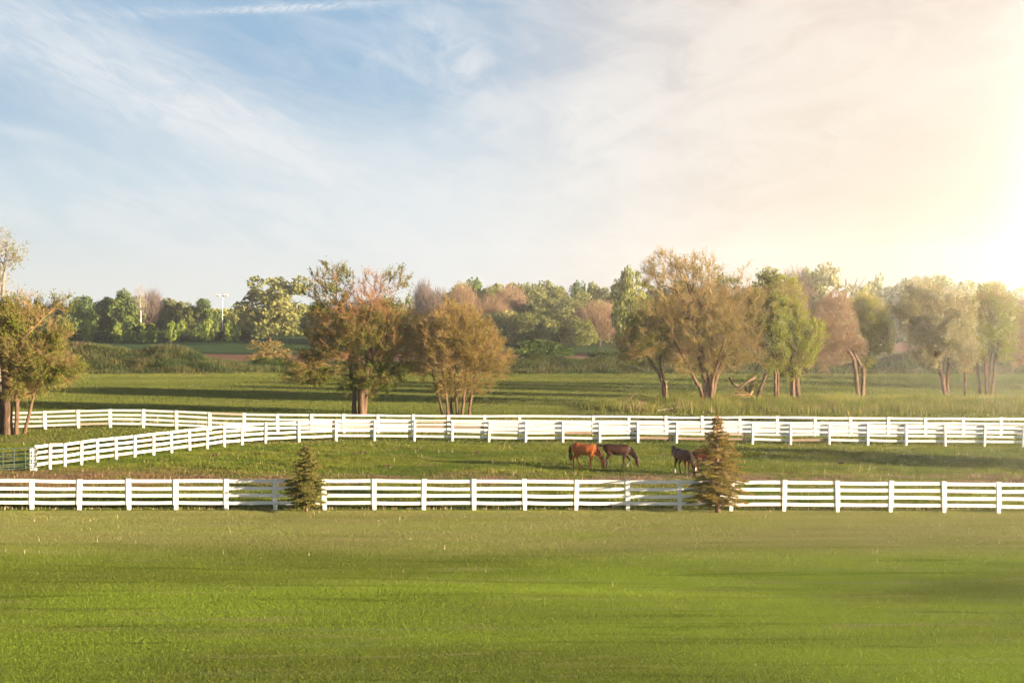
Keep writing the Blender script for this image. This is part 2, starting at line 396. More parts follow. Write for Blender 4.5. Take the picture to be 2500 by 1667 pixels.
def build_grass():
    rng = np.random.RandomState(11)
    # mown lawn
    x, y = scatter(rng, 900000, 33.5, 63.9)
    pat = vnoise(x*0.45, y*1.6, 2.2)
    h = 0.028 + 0.030*rng.rand(len(x))*(0.5+pat); w = 0.012+0.010*rng.rand(len(x))
    v, f = blades(rng, x, y, h, w, 0.9)
    grass_object("lawn_grass", M_LAWN, "short mown grass of the front lawn", v, f, rng.rand(len(x)))
    # grazed paddock, in clumps
    x, y = scatter(rng, 420000, 64.4, 95)
    c = vnoise(x, y*1.5, 0.9)*0.6 + vnoise(x+50, y*1.5, 3.1)*0.5
    k = rng.rand(len(x)) < sstep(0.25, 0.75, c)+0.25; x, y, c = x[k], y[k], c[k]
    h = (0.04 + 0.20*sstep(0.45, 0.95, c)*rng.rand(len(x)) + 0.05*rng.rand(len(x))); w = 0.025+0.02*rng.rand(len(x))
    v, f = blades(rng, x, y, h, w, 0.8)
    grass_object("paddock_grass", M_PAD, "clumpy grazed grass of the paddock", v, f, rng.rand(len(x)))
    # mown field beyond the fences
    x, y = scatter(rng, 520000, 95, 199)
    pat = vnoise(x*0.6, y, 6.0)
    h = 0.05 + 0.10*rng.rand(len(x))*(0.4+pat); w = 0.05+0.04*rng.rand(len(x))
    v, f = blades(rng, x, y, h, w, 0.9)
    grass_object("field_grass", M_FIELD, "mown grass of the field beyond the paddock", v, f, rng.rand(len(x)))
    # weeds on the banks
    x, y = scatter(rng, 260000, 195, 222, 12)
    d = np.minimum(sstep(-34, -40, x) + sstep(-8, 0, x), 1.0); c = vnoise(x, y, 2.3)
    k = rng.rand(len(x)) < np.maximum(d, 0.15)*(0.35+c); x, y, c = x[k], y[k], c[k]
    edge = sstep(195, 199, y+ (c-0.5)*3)*(1-sstep(214, 222, y))
    h = (0.15 + 1.25*c*rng.rand(len(x)))*(0.25+0.75*edge); w = 0.09+0.12*rng.rand(len(x))
    v, f = blades(rng, x, y, h, w, 0.7)
    grass_object("bank_weeds", M_WEED, "tall green weeds covering the banks beyond the field", v, f, rng.rand(len(x)))
    # tall grass along the trees on the right
    n = 150000; x = 6+48*rng.rand(n); cen = 129.5 - 0.02*(x-10) + 1.2*(vnoise(x, x*0, 6)-0.5)
    y = cen + rng.randn(n)*3.2
    k = rng.rand(n) < sstep(6, 16, x)*(0.4+0.9*vnoise(x, y, 1.3)); x, y = x[k], y[k]
    h = (0.35+0.65*rng.rand(len(x)))*(0.5+0.7*vnoise(x+9, y, 1.1)); w = 0.045+0.03*rng.rand(len(x))
    v, f = blades(rng, x, y, h, w, 0.6)
    grass_object("tall_grass", M_ROUGH, "uncut tall grass in front of the trees on the right", v, f, rng.rand(len(x)))
    # uncut strip under the front fence
    n = 60000; x = (rng.rand(n)*2-1)*28; y = 64.9 + 0.75*np.abs(rng.randn(n))*0.8
    h = 0.08+0.20*rng.rand(n)*(0.4+vnoise(x, y, 0.5)); w = 0.02+0.015*rng.rand(n)
    v, f = blades(rng, x, y, h, w, 0.5)
    grass_object("fence_grass", M_PAD, "uncut grass along the foot of the front fence", v, f, rng.rand(n))
    # dry seed stalks: a fringe at the fence, a scatter over the lawn and paddock
    n1 = 1500; xa = (rng.rand(n1)*2-1)*28; ya = 64.2+0.5*rng.rand(n1); ha = 0.08+0.16*rng.rand(n1)*(vnoise(xa, ya*0, 1.2)+0.2)
    xb, yb = scatter(rng, 300, 47, 63.5); kk = rng.rand(300) < sstep(46, 60, yb)*0.9+0.06; xb, yb = xb[kk], yb[kk]; hb = 0.10+0.17*rng.rand(len(xb))
    xc, yc = scatter(rng, 2600, 66, 95); kc = vnoise(xc, yc*1.5, 2.4) > 0.5; xc, yc = xc[kc], yc[kc]; hc = 0.15+0.22*rng.rand(len(xc))
    x = np.concatenate([xa, xb, xc]); y = np.concatenate([ya, yb, yc]); h = np.concatenate([ha, hb, hc])
    v, f = blades(rng, x, y, h, 0.016+0.014*rng.rand(len(x)), 0.3)
    grass_object("seed_stalks", M_STRAW, "dry straw coloured seed stalks standing in the grass", v, f, rng.rand(len(x)))
    # dry straw under the trees on the right and along the back fence
    n = 14000; x = -42+100*rng.rand(n); y = np.where(x > 12, 134+1.8*rng.randn(n), 109.5-0.07*(x+20)+0.9*rng.randn(n))
    k = rng.rand(n) < np.where(x > 12, 1.0, 0.55)*sstep(0.3, 0.7, vnoise(x, y, 3.0)); x, y = x[k], y[k]
    v, f = blades(rng, x, y, 0.25+0.5*rng.rand(len(x)), 0.02+0.02*rng.rand(len(x)), 0.5)
    grass_object("dry_grass", M_STRAW, "thin dry grass at the foot of the trees and back fence", v, f, rng.rand(len(x)))
build_grass()

# ------------------------------------------------------------------ fences
def box_bm(bm, c, half, rot=None, bevel=0.0):
    r = bmesh.ops.create_cube(bm, size=1.0); vs = r['verts']
    for v in vs:
        p = Vector((v.co.x*2*half[0], v.co.y*2*half[1], v.co.z*2*half[2]))
        v.co = (rot @ p if rot else p) + Vector(c)
    return vs
def bm_obj(name, bm, mats, parent=None, smooth=False, bevel=0.0):
    if bevel:
        bmesh.ops.bevel(bm, geom=list(bm.edges), offset=bevel, segments=1, affect='EDGES')
    me = bpy.data.meshes.new(name); bm.to_mesh(me); bm.free()
    for p in me.polygons: p.use_smooth = smooth
    return link_mesh(name, me, mats, parent)
def rail_mesh(rng, pts, w, t):
    """a board that runs through the given points, a little bowed"""
    pts = [Vector(p) for p in pts]; path = []
    for a, b in zip(pts[:-1], pts[1:]):
        sag = rng.uniform(-0.022, 0.010)
        for k in range(4):
            f = k/4; p = a.lerp(b, f); p.z += sag*4*f*(1-f); path.append(p)
    path.append(pts[-1])
    d0 = (path[1]-path[0]).normalized(); path[0] = path[0]+d0*0.004; d1 = (path[-1]-path[-2]).normalized(); path[-1] = path[-1]-d1*0.004
    vs, fs = [], []
    for i, p in enumerate(path):
        d = path[min(i+1, len(path)-1)] - path[max(i-1, 0)]; n = Vector((-d.y, d.x, 0)).normalized()
        wj = w*(1+rng.uniform(-0.05, 0.05))
        for s, zz in ((-1, -1), (1, -1), (1, 1), (-1, 1)): vs.append(p + n*(t/2*s) + Vector((0, 0, zz*wj/2)))
    for i in range(len(path)-1):
        for k in range(4): a = 4*i+k; b = 4*i+(k+1) % 4; fs.append((a, b, b+4, a+4))
    fs.append((3, 2, 1, 0)); e = 4*(len(path)-1); fs.append((e, e+1, e+2, e+3))
    me = bpy.data.meshes.new("rail"); me.from_pydata([tuple(v) for v in vs], [], fs); me.update(); return me
def build_fence(label, posts, rail_z, post_h, style, worn, rail_w, seed):
    """posts: ground points; style 'face' = boards on the near side under a cover board, 'round' = round posts before the boards"""
    rng = random.Random(seed)
    P = [Vector(p) if len(p) == 3 else Vector(onground(*p)) for p in posts]
    mid = P[len(P)//2]; root = empty("board_fence", mid); tag(root, label, 'fence')
    off = {}
    for i, p in enumerate(P):
        a = P[max(i-1, 0)]; b = P[min(i+1, len(P)-1)]; d = (b-a); d.z = 0; d.normalize(); n = Vector((d.y, -d.x, 0))
        if n.y > 0: n = -n                                   # n points to the camera's side
        off[i] = n
        ang = math.atan2(d.y, d.x); hh = post_h + rng.uniform(-0.02, 0.03); bm = bmesh.new()
        lean = Matrix.Rotation(R(rng.uniform(-1.6, 1.6)), 4, 'Y') @ Matrix.Rotation(R(rng.uniform(-0.8, 0.8)), 4, 'X')
        rot = (Matrix.Rotation(ang, 4, 'Z') @ lean)
        if style == 'round':
            prof = [(0.088, -0.15), (0.088, hh-0.05), (0.078, hh-0.015), (0.045, hh+0.006), (0.0, hh+0.012)]
            rings = []
            for r_, z_ in prof:
                if r_ == 0: rings.append([bm.verts.new((0, 0, z_))]); continue
                rings.append([bm.verts.new((r_*math.cos(math.tau*k/10), r_*math.sin(math.tau*k/10), z_)) for k in range(10)])
            for a_, b_ in zip(rings[:-1], rings[1:]):
                for k in range(10):
                    if len(b_) == 1: bm.faces.new((a_[k], a_[(k+1) % 10], b_[0]))
                    else: bm.faces.new((a_[k], a_[(k+1) % 10], b_[(k+1) % 10], b_[k]))
            base = p - mid + n*0.0
        else:
            box_bm(bm, (0, 0, (hh-0.02-0.15)/2), (0.078, 0.07, (hh-0.02+0.15)/2))
            base = p - mid
        bmesh.ops.transform(bm, matrix=Matrix.Translation(base) @ rot, verts=bm.verts)
        po = bm_obj("post", bm, M_WHITE, root, smooth=False)
        if style == 'face':
            bm = bmesh.new(); zlo = rail_z[-1]-rail_w*0.75
            box_bm(bm, (0, -(0.07+0.036+0.014), (hh+zlo)/2), (0.098, 0.0125, (hh-zlo)/2))
            bmesh.ops.transform(bm, matrix=Matrix.Translation(base) @ rot, verts=bm.verts)
            bm_obj("cover_board", bm, M_WHITE, po)
    # boards
    for r_, z_ in enumerate(rail_z):
        i = (r_ % 2)*0
        while i < len(P)-1:
            k0 = worn.get((i, r_)); span = 1
            if i+2 < len(P) and k0 is None and worn.get((i+1, r_)) is None and (i + r_) % 2 == 0: span = 2
            side = (0.07+0.018) if style == 'face' else -(0.088+0.016)
            pts = []
            for q in range(i, i+span+1):
                zz = z_ + rng.uniform(-0.018, 0.018)
                pts.append(P[q] - mid + off[q]*side + Vector((0, 0, zz)))
            me = rail_mesh(rng, pts, rail_w, 0.032)
            o = link_mesh("rail", me, {None: M_WHITE, 1: M_BARE, 2: M_PALEBARE}[k0], root)
            if k0 == 1: o['label'] = "bare weathered brown board without paint"
            if k0 == 2: o['label'] = "faded board with its paint worn off"
            i += span
    return root
def z6(zx, zy): return at(zx/3.36, 960+zy/3.36)
def z7(zx, zy): return at(600+zx/3.36, 960+zy/3.36)
def z5(zx, zy): return at(1360+zx/4.704, 1000+zy/4.704)
def z8(zx, zy): return at(1800+zx/3.36, 960+zy/3.36)
def smooth_line(pts):
    """even out the line of a fence in plan and keep each foot in the row it is seen in"""
    Y = np.array([p[1] for p in pts]); X = np.array([p[0] for p in pts]); row = F*CAMH/Y; Ys = Y.copy()
    for _ in range(6):
        Yp = np.concatenate([[2*Ys[0]-Ys[1]], Ys, [2*Ys[-1]-Ys[-2]]]); Ys = 0.25*Yp[:-2]+0.5*Yp[1:-1]+0.25*Yp[2:]
    out = []
    for x, y, r_, ys in zip(X, Y, row, Ys):
        z = CAMH-r_/F*ys; z = 0.7*z+0.3*gz(x/y*ys, ys); out.append((x/y*ys, ys, z))
    return out
def build_fences():
    # front fence: rows of ground contact read along its whole length
    fr = [(-177, 951), (-58, 951), (78, 1243), (194, 1244), (315, 1244), (430, 1244), (553, 1244), (672, 1244), (793, 1244.5),
          (914, 1244.5), (1035, 1245), (1158, 1245.5), (1282, 1246), (1407, 1246.5), (1533, 1247), (1659, 1247.5), (1785, 1248.5),
          (1914, 1249), (2045, 1250), (2174, 1250.5), (2305, 1251.5), (2438, 1252.5), (2570, 1253), (2702, 1253.5)]
    fr = [(p, 1243) if y < 1000 else (p, y) for p, y in fr]
    build_fence("near white four board fence running across the whole lawn edge behind the two spruces", [at(p, y) for p, y in fr],
                [1.30, 0.975, 0.655, 0.325], 1.40, 'face', {}, 0.150, 3)
    # paddock's far fence: from the gate post, curving away and on to the right
    p2 = [z6(290, 630), z6(410, 615), z6(533, 608), z6(668, 588), z6(800, 568), z6(955, 548), z6(1105, 531), z6(1260, 510), z6(1408, 494),
          z6(1556, 474), z6(1700, 456), z6(1840, 433), z6(1985, 424)]
    p2 += [z7(162, 411), z7(437, 396), z7(740, 383), z7(1055, 385), z7(1382, 387), z7(1693, 391), z7(1993, 400), z7(2295, 408)]
    p2 += [z5(65, 374), z5(490, 382), z5(927, 374), z5(1370, 383), z5(1806, 390), z5(2243, 395)]
    p2 += [z8(437, 425), z8(753, 421), z8(1070, 426), z8(1384, 430), z8(1705, 433), z8(2025, 436), z8(2345, 440), z8(2665, 443), z8(2990, 446)]
    worn = {(0, 1): 2, (1, 3): 2, (2, 1): 1, (4, 3): 2, (5, 3): 2, (3, 3): 2, (6, 1): 2, (6, 2): 2, (9, 1): 2, (9, 3): 2, (10, 1): 2,
            (14, 1): 2, (15, 1): 2, (17, 0): 2, (17, 1): 1, (18, 1): 1, (21, 2): 1, (23, 3): 1, (24, 3): 1, (25, 3): 1, (27, 3): 1, (24, 1): 2, (25, 2): 2}
    p2 = smooth_line(p2)
    build_fence("white fence of round posts and some bare boards, curving from the gate behind the horses", p2,
                [1.31, 0.985, 0.66, 0.32], 1.40, 'round', worn, 0.150, 5)
    # back fence
    p3 = [at(-140, 1057), at(-60, 1055.5), at(25, 1054), z6(372, 309), z6(645, 298), z6(907, 284), z6(1177, 294), z6(1450, 300), z6(1725, 304), z6(2005, 309), z6(2280, 311)]
    p3 += [z7(545, 314), z7(808, 317), z7(1090, 319), z7(1380, 321), z7(1665, 323), z7(1965, 326), z7(2252, 329)]
    p3 += [z5(415, 294), z5(825, 295), z5(1253, 297), z5(1670, 299), z5(2102, 303)]
    p3 += [z8(325, 356), z8(635, 359), z8(932, 361), z8(1238, 363), z8(1543, 366), z8(1853, 369), z8(2162, 372), z8(2475, 375), z8(2790, 378)]
    p3 = [((lambda Y: ((x/y)*Y, Y))(105.6-6.2*((x/y)*F+1390)/2900)) for x, y in p3]
    build_fence("farthest white board fence, in front of the big multi stem trees", p3,
                [1.30, 0.965, 0.645, 0.325], 1.39, 'face', {(4, 3): 2, (8, 0): 2}, 0.150, 9)
build_fences()

# ------------------------------------------------------------------ tubes (gate, poles)
def tube_np(path, radii, n=8, cap=True):
    path = np.asarray(path, float); k = len(path)
    radii = np.full(k, radii) if np.isscalar(radii) else np.asarray(radii, float)
    d = np.empty_like(path); d[1:-1] = path[2:]-path[:-2]; d[0] = path[1]-path[0]; d[-1] = path[-1]-path[-2]; d = unit(d)
    ref = np.where(np.abs(d[:, 2:3]) > 0.9, np.array([[1., 0, 0]]), np.array([[0, 0, 1.]]))
    a = unit(np.cross(d, ref)); b = np.cross(d, a)
    an = np.arange(n)*math.tau/n
    v = path[:, None] + radii[:, None, None]*(np.cos(an)[None, :, None]*a[:, None] + np.sin(an)[None, :, None]*b[:, None])
    i = np.arange(k-1)[:, None]*n; j = np.arange(n)[None]; j2 = (j+1) % n
    f = np.stack([i+j, i+j2, i+n+j2, i+n+j], -1).reshape(-1, 4)
    v = v.reshape(-1, 3); fs = [f]
    if cap:
        v = np.concatenate([v, path[:1], path[-1:]]); c0 = len(v)-2; c1 = len(v)-1
        t0 = np.stack([j2[0], j[0], np.full(n, c0)], -1); t1 = np.stack([(k-1)*n+j[0], (k-1)*n+j2[0], np.full(n, c1)], -1)
        fs.append(np.concatenate([t0, t1]))
    return v, fs
def join(parts):
    vs, q, t, off = [], [], [], 0
    for v, fs in parts:
        for f in fs:
            if len(f) == 0: continue
            (q if f.shape[1] == 4 else t).append(np.asarray(f)+off)
        vs.append(v); off += len(v)
    return np.concatenate(vs), [np.concatenate(k) for k in (q, t) if k]
def tubes_obj(name, parts, mat, parent=None, smooth=True):
    v, f = join(parts); return link_mesh(name, np_mesh(name, v, f, smooth=smooth), mat, parent)

M_GATE = plain_mat("green_gate_paint", (0.018, 0.045, 0.035), (0.03, 0.065, 0.05), 0.4, 5, 0.5)
M_IRON = plain_mat("dark_iron", (0.03, 0.022, 0.018), (0.07, 0.04, 0.025), 0.6, 12, 0.4)
def build_gate():
    b0 = Vector((*z6(290, 630), 0)); b1 = Vector((*at(-95, 1158), 0))
    d = (b1-b0).normalized(); n = Vector((d.y, -d.x, 0)); n = n if n.y < 0 else -n
    p0 = b0 + n*0.16 - d*0.04; L = (b1-b0).length
    root = empty("tube_gate", onground(p0.x, p0.y)); tag(root, "dark green tubular metal field gate hung on the fence end at the left", 'gate')
    zs = [1.32, 1.05, 0.84, 0.64, 0.46, 0.31, 0.19]
    rad = 0.08; arc = []
    for k in range(6):
        a = R(90*k/5); arc.append((rad-rad*math.sin(a), zs[0]-rad+rad*math.cos(a)))
    arc.reverse()                                            # from the end upright round to the top bar
    path = [Vector((d.x*0, d.y*0, zs[-1]))] + [Vector((d.x*s, d.y*s, z)) for s, z in arc] + [Vector((d.x*(L-0.1), d.y*(L-0.1), zs[0])), Vector((d.x*L, d.y*L, zs[0]-0.08)), Vector((d.x*L, d.y*L, zs[-1]))]
    tubes_obj("gate_frame", [tube_np([tuple(p) for p in path], 0.026, 8)], M_GATE, root)
    for z in zs[1:]:
        tubes_obj("bar", [tube_np([(0, 0, z), (d.x*L, d.y*L, z)], 0.019, 7)], M_GATE, root)
    for s in (0.155, 0.31, 0.46, 0.62, 0.78, 0.92):
        c = d*(L*s); c = c + n*0.026
        bm = bmesh.new(); box_bm(bm, (c.x, c.y, (zs[0]+zs[-1])/2), (0.022, 0.006, (zs[0]-zs[-1])/2+0.02), Matrix.Rotation(math.atan2(d.y, d.x), 4, 'Z'))
        bm_obj("upright", bm, M_GATE, root)
    for z in (1.12, 0.40):
        tubes_obj("hinge", [tube_np([(0.0, 0, z), (-n.x*0.16, -n.y*0.16, z)], 0.015, 6), tube_np([(0, 0, z-0.05), (0, 0, z+0.05)], 0.034, 8)], M_IRON, root)
    # latch post: a square timber beside the round one, with rusty holes
    q = b0 + d*0.20 - n*0.02
    post = empty("gate_post", onground(q.x, q.y)); tag(post, "square white gate post with rusty brown slots, behind the green gate's end", 'post')
    bm = bmesh.new(); box_bm(bm, (0, 0, 0.63), (0.085, 0.07, 0.70)); bm_obj("timber", bm, M_WHITE, post, bevel=0.008)
    for z in (1.05, 0.86, 0.52, 0.20):
        bm = bmesh.new(); box_bm(bm, (0.02, -0.073, z), (0.020, 0.005, 0.08 if z > 0.3 else 0.03)); bm_obj("slot", bm, M_IRON, post)
build_gate()

# ------------------------------------------------------------------ trees
def frusta(p0, p1, r0, r1, n):
    m = len(p0); d = unit(p1-p0)
    ref = np.where(np.abs(d[:, 2:3]) > 0.9, np.array([[1., 0, 0]]), np.array([[0, 0, 1.]]))
    a = unit(np.cross(d, ref)); b = np.cross(d, a); an = np.arange(n)*math.tau/n
    ring = np.cos(an)[None, :, None]*a[:, None] + np.sin(an)[None, :, None]*b[:, None]
    v = np.concatenate([p0[:, None]+ring*r0[:, None, None], (p1+d*r1[:, None]*0.3)[:, None]+ring*r1[:, None, None]], 1)
    i = np.arange(m)[:, None]*(2*n); j = np.arange(n)[None]; j2 = (j+1) % n
    f = np.stack([i+j, i+j2, i+n+j2, i+n+j], -1).reshape(-1, 4)
    return v.reshape(-1, 3), [f]
def grow(rng, stems, targets, bf=0.32, step=0.4, free=0.45):
    """join crown points one after another to the nearest wood, as limbs that bend towards them"""
    cap = 60000; P = np.zeros((cap, 3)); par = np.full(cap, -1); pl = np.zeros(cap); ok = np.zeros(cap, bool); dr = np.zeros((cap, 3)); n = 0
    for st in stems:
        st = np.asarray(st, float); prev = -1; seg = np.linalg.norm(np.diff(st, axis=0), axis=1).sum()
        for a, b in zip(st[:-1], st[1:]):
            k = max(1, int(np.linalg.norm(b-a)/step))
            for q in range(k + (1 if prev < 0 else 0)):
                t = (q/k) if prev < 0 else (q+1)/k
                if prev < 0 and q == 0: p = a
                else:
                    t = q/k if prev < 0 else (q+1)/k
                    p = a+(b-a)*t
                j = rng.randn(3)*0.05*step; j[2] = 0
                P[n] = p + (j if prev >= 0 else 0); par[n] = prev
                if prev >= 0: pl[n] = pl[prev]+np.linalg.norm(P[n]-P[prev]); dr[n] = unit(P[n]-P[prev])
                ok[n] = pl[n] > free*seg; prev = n; n += 1
        ok[prev] = True
    stem_n = n
    tips = np.array([np.asarray(s)[-1] for s in stems]).mean(0)
    order = np.argsort(np.linalg.norm(targets-tips, axis=1) + rng.rand(len(targets))*0.8)
    for ti in order:
        t = targets[ti]; d = np.linalg.norm(P[:n]-t, axis=1)
        cost = d + bf*pl[:n]; cost[~ok[:n]] = 1e9; j = int(np.argmin(cost)); L = d[j]
        if L < 0.12: continue
        k = max(1, int(round(L/step))); p0 = P[j]; base = dr[j]*0.5 + np.array([0, 0, 0.35])
        p1 = p0 + unit(base + 0.8*unit(t-p0))*L*0.5; prev = j
        for q in range(1, k+1):
            s = q/k; p = (1-s)**2*p0 + 2*s*(1-s)*p1 + s*s*t
            if q < k: p = p + rng.randn(3)*0.045*min(L, 1.5)
            P[n] = p; par[n] = prev; pl[n] = pl[prev]+np.linalg.norm(p-P[prev]); dr[n] = unit(p-P[prev]); ok[n] = True; prev = n; n += 1
        if n > cap-200: break
    return P[:n], par[:n], dr[:n], stem_n
def radii(P, par, base_r, rmin=0.010, e=0.56, flare=0.5):
    n = len(P); A = np.zeros(n); hc = np.zeros(n, bool); hc[par[par >= 0]] = True; A[~hc] = 1
    for i in range(n-1, -1, -1):
        if par[i] >= 0: A[par[i]] += A[i]
    root = np.arange(n)
    for i in range(n):
        if par[i] >= 0: root[i] = root[par[i]]
    Am = np.ones(n); np.maximum.at(Am, root, A); br = np.broadcast_to(base_r, (n,)) if np.isscalar(base_r) else np.asarray(base_r)[np.searchsorted(np.unique(root), root)]
    r = np.maximum(br*(A/Am[root])**e, rmin)
    z = P[:, 2]; r = r*(1+flare*np.clip(1-z/0.7, 0, 1)**2*(r > 0.06))
    return r
def sample_env(rng, ell, n):
    """points inside a union of ellipsoids (cx, cy, cz, rx, ry, rz[, weight]), a little denser outside"""
    w = np.array([e[3]*e[4]*e[5]*(e[6] if len(e) > 6 else 1.0) for e in ell]); w = w/w.sum(); out = []
    for e, k in zip(ell, np.round(w*n).astype(int)):
        u = unit(rng.randn(k, 3))*(rng.rand(k, 1)**0.42); out.append(np.array(e[:3]) + u*np.array(e[3:6]))
    return np.concatenate(out)
def leaf_quads(rng, c, size, aspect=0.55, up=0.0):
    """one folded diamond per leaf"""
    n = len(c); a = unit(rng.randn(n, 3) + np.array([0, 0, up])); b = unit(np.cross(a, rng.randn(n, 3))); s = size*(0.6+0.8*rng.rand(n))[:, None]
    v = np.stack([c-a*s*0.5, c+b*s*aspect*0.5, c+a*s*0.5, c-b*s*aspect*0.5], 1)
    return v.reshape(-1, 3), np.arange(4*n).reshape(-1, 4)
def near_ell(p, ell):
    """index of the ellipsoid a point belongs to"""
    d = np.stack([(((p-np.array(e[:3]))/np.array(e[3:6]))**2).sum(1) for e in ell], 1); return d.argmin(1)
def field_tree(label, base, stems, ell, n_targets, trunk_r, n_twigs, n_leaves, mats, seed, leaf_w=None, twig_w=None, leaf=0.10, twig_len=0.7,
               twig_r=0.008, bf=0.32, free=0.45, group="trees along the field edge", name="field_tree", cat="tree", extra=None, up=0.45, step=0.4, flare=0.5):
    """mats: bark, twig, leaf"""
    rng = np.random.RandomState(seed)
    x, y = base; root = empty(name, onground(x, y, -0.05)); tag(root, label, cat, group)
    T = sample_env(rng, ell, n_targets); T = T[T[:, 2] > 0.5]
    if extra is not None: T = np.concatenate([T, np.asarray(extra, float)])
    P, par, dr, sn = grow(rng, stems, T, bf, step, free)
    r = radii(P, par, trunk_r, flare=flare)
    c = np.arange(len(P))[par >= 0]; p = par[c]
    r0 = np.minimum(r[p], r[c]*1.35); r1 = r[c]
    big = r1 > 0.055
    parts = []
    rt = np.arange(len(P))
    for i in range(len(P)):
        if par[i] >= 0: rt[i] = rt[par[i]]
    for k in np.unique(rt):                                  # one trunk per stem
        b_ = big & (rt[c] == k)
        if b_.any(): link_mesh("trunk", np_mesh("trunk", *frusta(P[p[b_]], P[c[b_]], r0[b_], r1[b_], 8), smooth=True), mats[0], root)
    sm = ~big; parts = [frusta(P[p[sm]], P[c[sm]], r0[sm], r1[sm], 4)]
    # fine twigs grow from the thin wood
    w = np.where(r < 0.05, 1.0, 0.0); w[:sn] *= 0.3
    if twig_w is not None: w = w*np.array(twig_w)[near_ell(P, ell)]
    k = rng.choice(len(P), n_twigs, p=w/w.sum()); cen = np.array([np.average([e[0] for e in ell]), np.average([e[1] for e in ell]), np.average([e[2] for e in ell])*0.8])
    dirn = unit(0.8*unit(P[k]-cen) + 0.5*dr[k] + 0.6*rng.randn(n_twigs, 3) + np.array([0, 0, up])); Ln = twig_len*(0.45+0.9*rng.rand(n_twigs))[:, None]
    q0 = P[k]; q1 = q0+dirn*Ln*0.5+rng.randn(n_twigs, 3)*0.03; d2 = unit(dirn+0.4*rng.randn(n_twigs, 3)+np.array([0, 0, 0.2])); q2 = q1+d2*Ln*0.5
    one = np.ones(n_twigs); parts.append(frusta(q0, q1, one*twig_r, one*twig_r*0.8, 3)); parts.append(frusta(q1, q2, one*twig_r*0.8, one*twig_r*0.35, 3))
    link_mesh("branches", np_mesh("branches", *join(parts), smooth=True), mats[1], root)
    if n_leaves:
        lw = np.ones(n_twigs)
        if leaf_w is not None: lw = np.array(leaf_w, float)[near_ell(q2, ell)]
        cl = vnoise(q2[:, 0]+q2[:, 1]*0.7, q2[:, 2], 0.9); lw = lw*(0.15+sstep(0.3, 0.75, cl))
        kk = rng.choice(n_twigs, n_leaves, p=lw/lw.sum()); t = rng.rand(n_leaves, 1)
        c_ = np.where(t < 0.5, q0[kk]+(q1-q0)[kk]*t*2, q1[kk]+(q2-q1)[kk]*(t*2-1)) + rng.randn(n_leaves, 3)*0.05
        v, f = leaf_quads(rng, c_, leaf, up=0.6)
        tn = np.clip(0.5*rng.rand(n_leaves)+0.5*vnoise(c_[:, 0]*1.3+c_[:, 1], c_[:, 2], 1.2), 0, 1)
        link_mesh("foliage", np_mesh("foliage", v, [f], tint=tn), mats[2], root)
    return root
B_WARM = bark_mat("warm_bark", (0.085, 0.052, 0.032), (0.205, 0.132, 0.085))
B_DARK = bark_mat("dark_bark", (0.09, 0.06, 0.045), (0.20, 0.135, 0.095))
B_PALE = bark_mat("pale_bark", (0.30, 0.25, 0.20), (0.16, 0.13, 0.10))
T_BROWN = plain_mat("brown_twigs", (0.30, 0.190, 0.080), (0.40, 0.265, 0.120), 0.9, 1.5, 0.05)
T_RED = plain_mat("reddish_twigs", (0.26, 0.135, 0.065), (0.35, 0.19, 0.095), 0.9, 1.5, 0.05)
T_PINK = plain_mat("pinkish_twigs", (0.26, 0.165, 0.10), (0.34, 0.225, 0.14), 0.9, 1.5, 0.05)
T_PALE = plain_mat("pale_twigs", (0.38, 0.30, 0.24), (0.46, 0.38, 0.31), 0.9, 1.5, 0.05)
L_OLIVE = leaf_mat("olive_leaves", [(0.095, 0.140, 0.022), (0.20, 0.245, 0.042), (0.25, 0.19, 0.05)])
L_RUST = leaf_mat("rusty_olive_leaves", [(0.25, 0.195, 0.045), (0.36, 0.265, 0.075), (0.20, 0.225, 0.045)])
L_GOLD = leaf_mat("golden_olive_leaves", [(0.241, 0.230, 0.052), (0.391, 0.345, 0.098), (0.437, 0.287, 0.092)])
L_BRONZE = leaf_mat("bronze_olive_leaves", [(0.165, 0.140, 0.030), (0.25, 0.210, 0.048), (0.16, 0.19, 0.035)])
L_GREEN = leaf_mat("fresh_green_leaves", [(0.172, 0.224, 0.034), (0.356, 0.385, 0.069)])
L_PALE = leaf_mat("pale_blossom_leaves", [(0.265, 0.265, 0.098), (0.483, 0.460, 0.265)])

def px_ell(base_px, base_py, items, Y, depth=0.9):
    """crown ellipsoids from pixel boxes (cx, cy, rx, ry[, weight]) at distance Y"""
    s = F/Y; out = []
    for k, it in enumerate(items):
        cx, cy, rx, ry = it[:4]
        e = ((cx-base_px)/s, ((k*37) % 5-2)*0.18*rx/s*0.5, (base_py-cy)/s, rx/s, max(rx, ry*0.8)/s*depth, ry/s)
        out.append(e + (tuple(it[4:5])))
    return out
def z1p(zx, zy): return (zx/3.267, 520+zy/3.267)
def z2p(zx, zy): return (600+zx/3.267, 580+zy/3.267)
def z3p(zx, zy): return (1200+zx/3.267, 580+zy/3.267)
def z4p(zx, zy): return (1800+zx/3.267, 580+zy/3.267)
def EL(fn, items, s=3.267):
    return [(*fn(it[0], it[1]), it[2]/s, it[3]/s) + tuple(it[4:]) for it in items]
def stem(base_px, base_py, Y, pts, fn, depth=0.0):
    """a stem from pixel points, in metres about the tree's base"""
    s = F/Y; out = []
    for k, p in enumerate(pts):
        a, b = fn(*p[:2]); out.append(((a-base_px)/s, (p[2] if len(p) > 2 else depth*k), (base_py-b)/s))
    return out
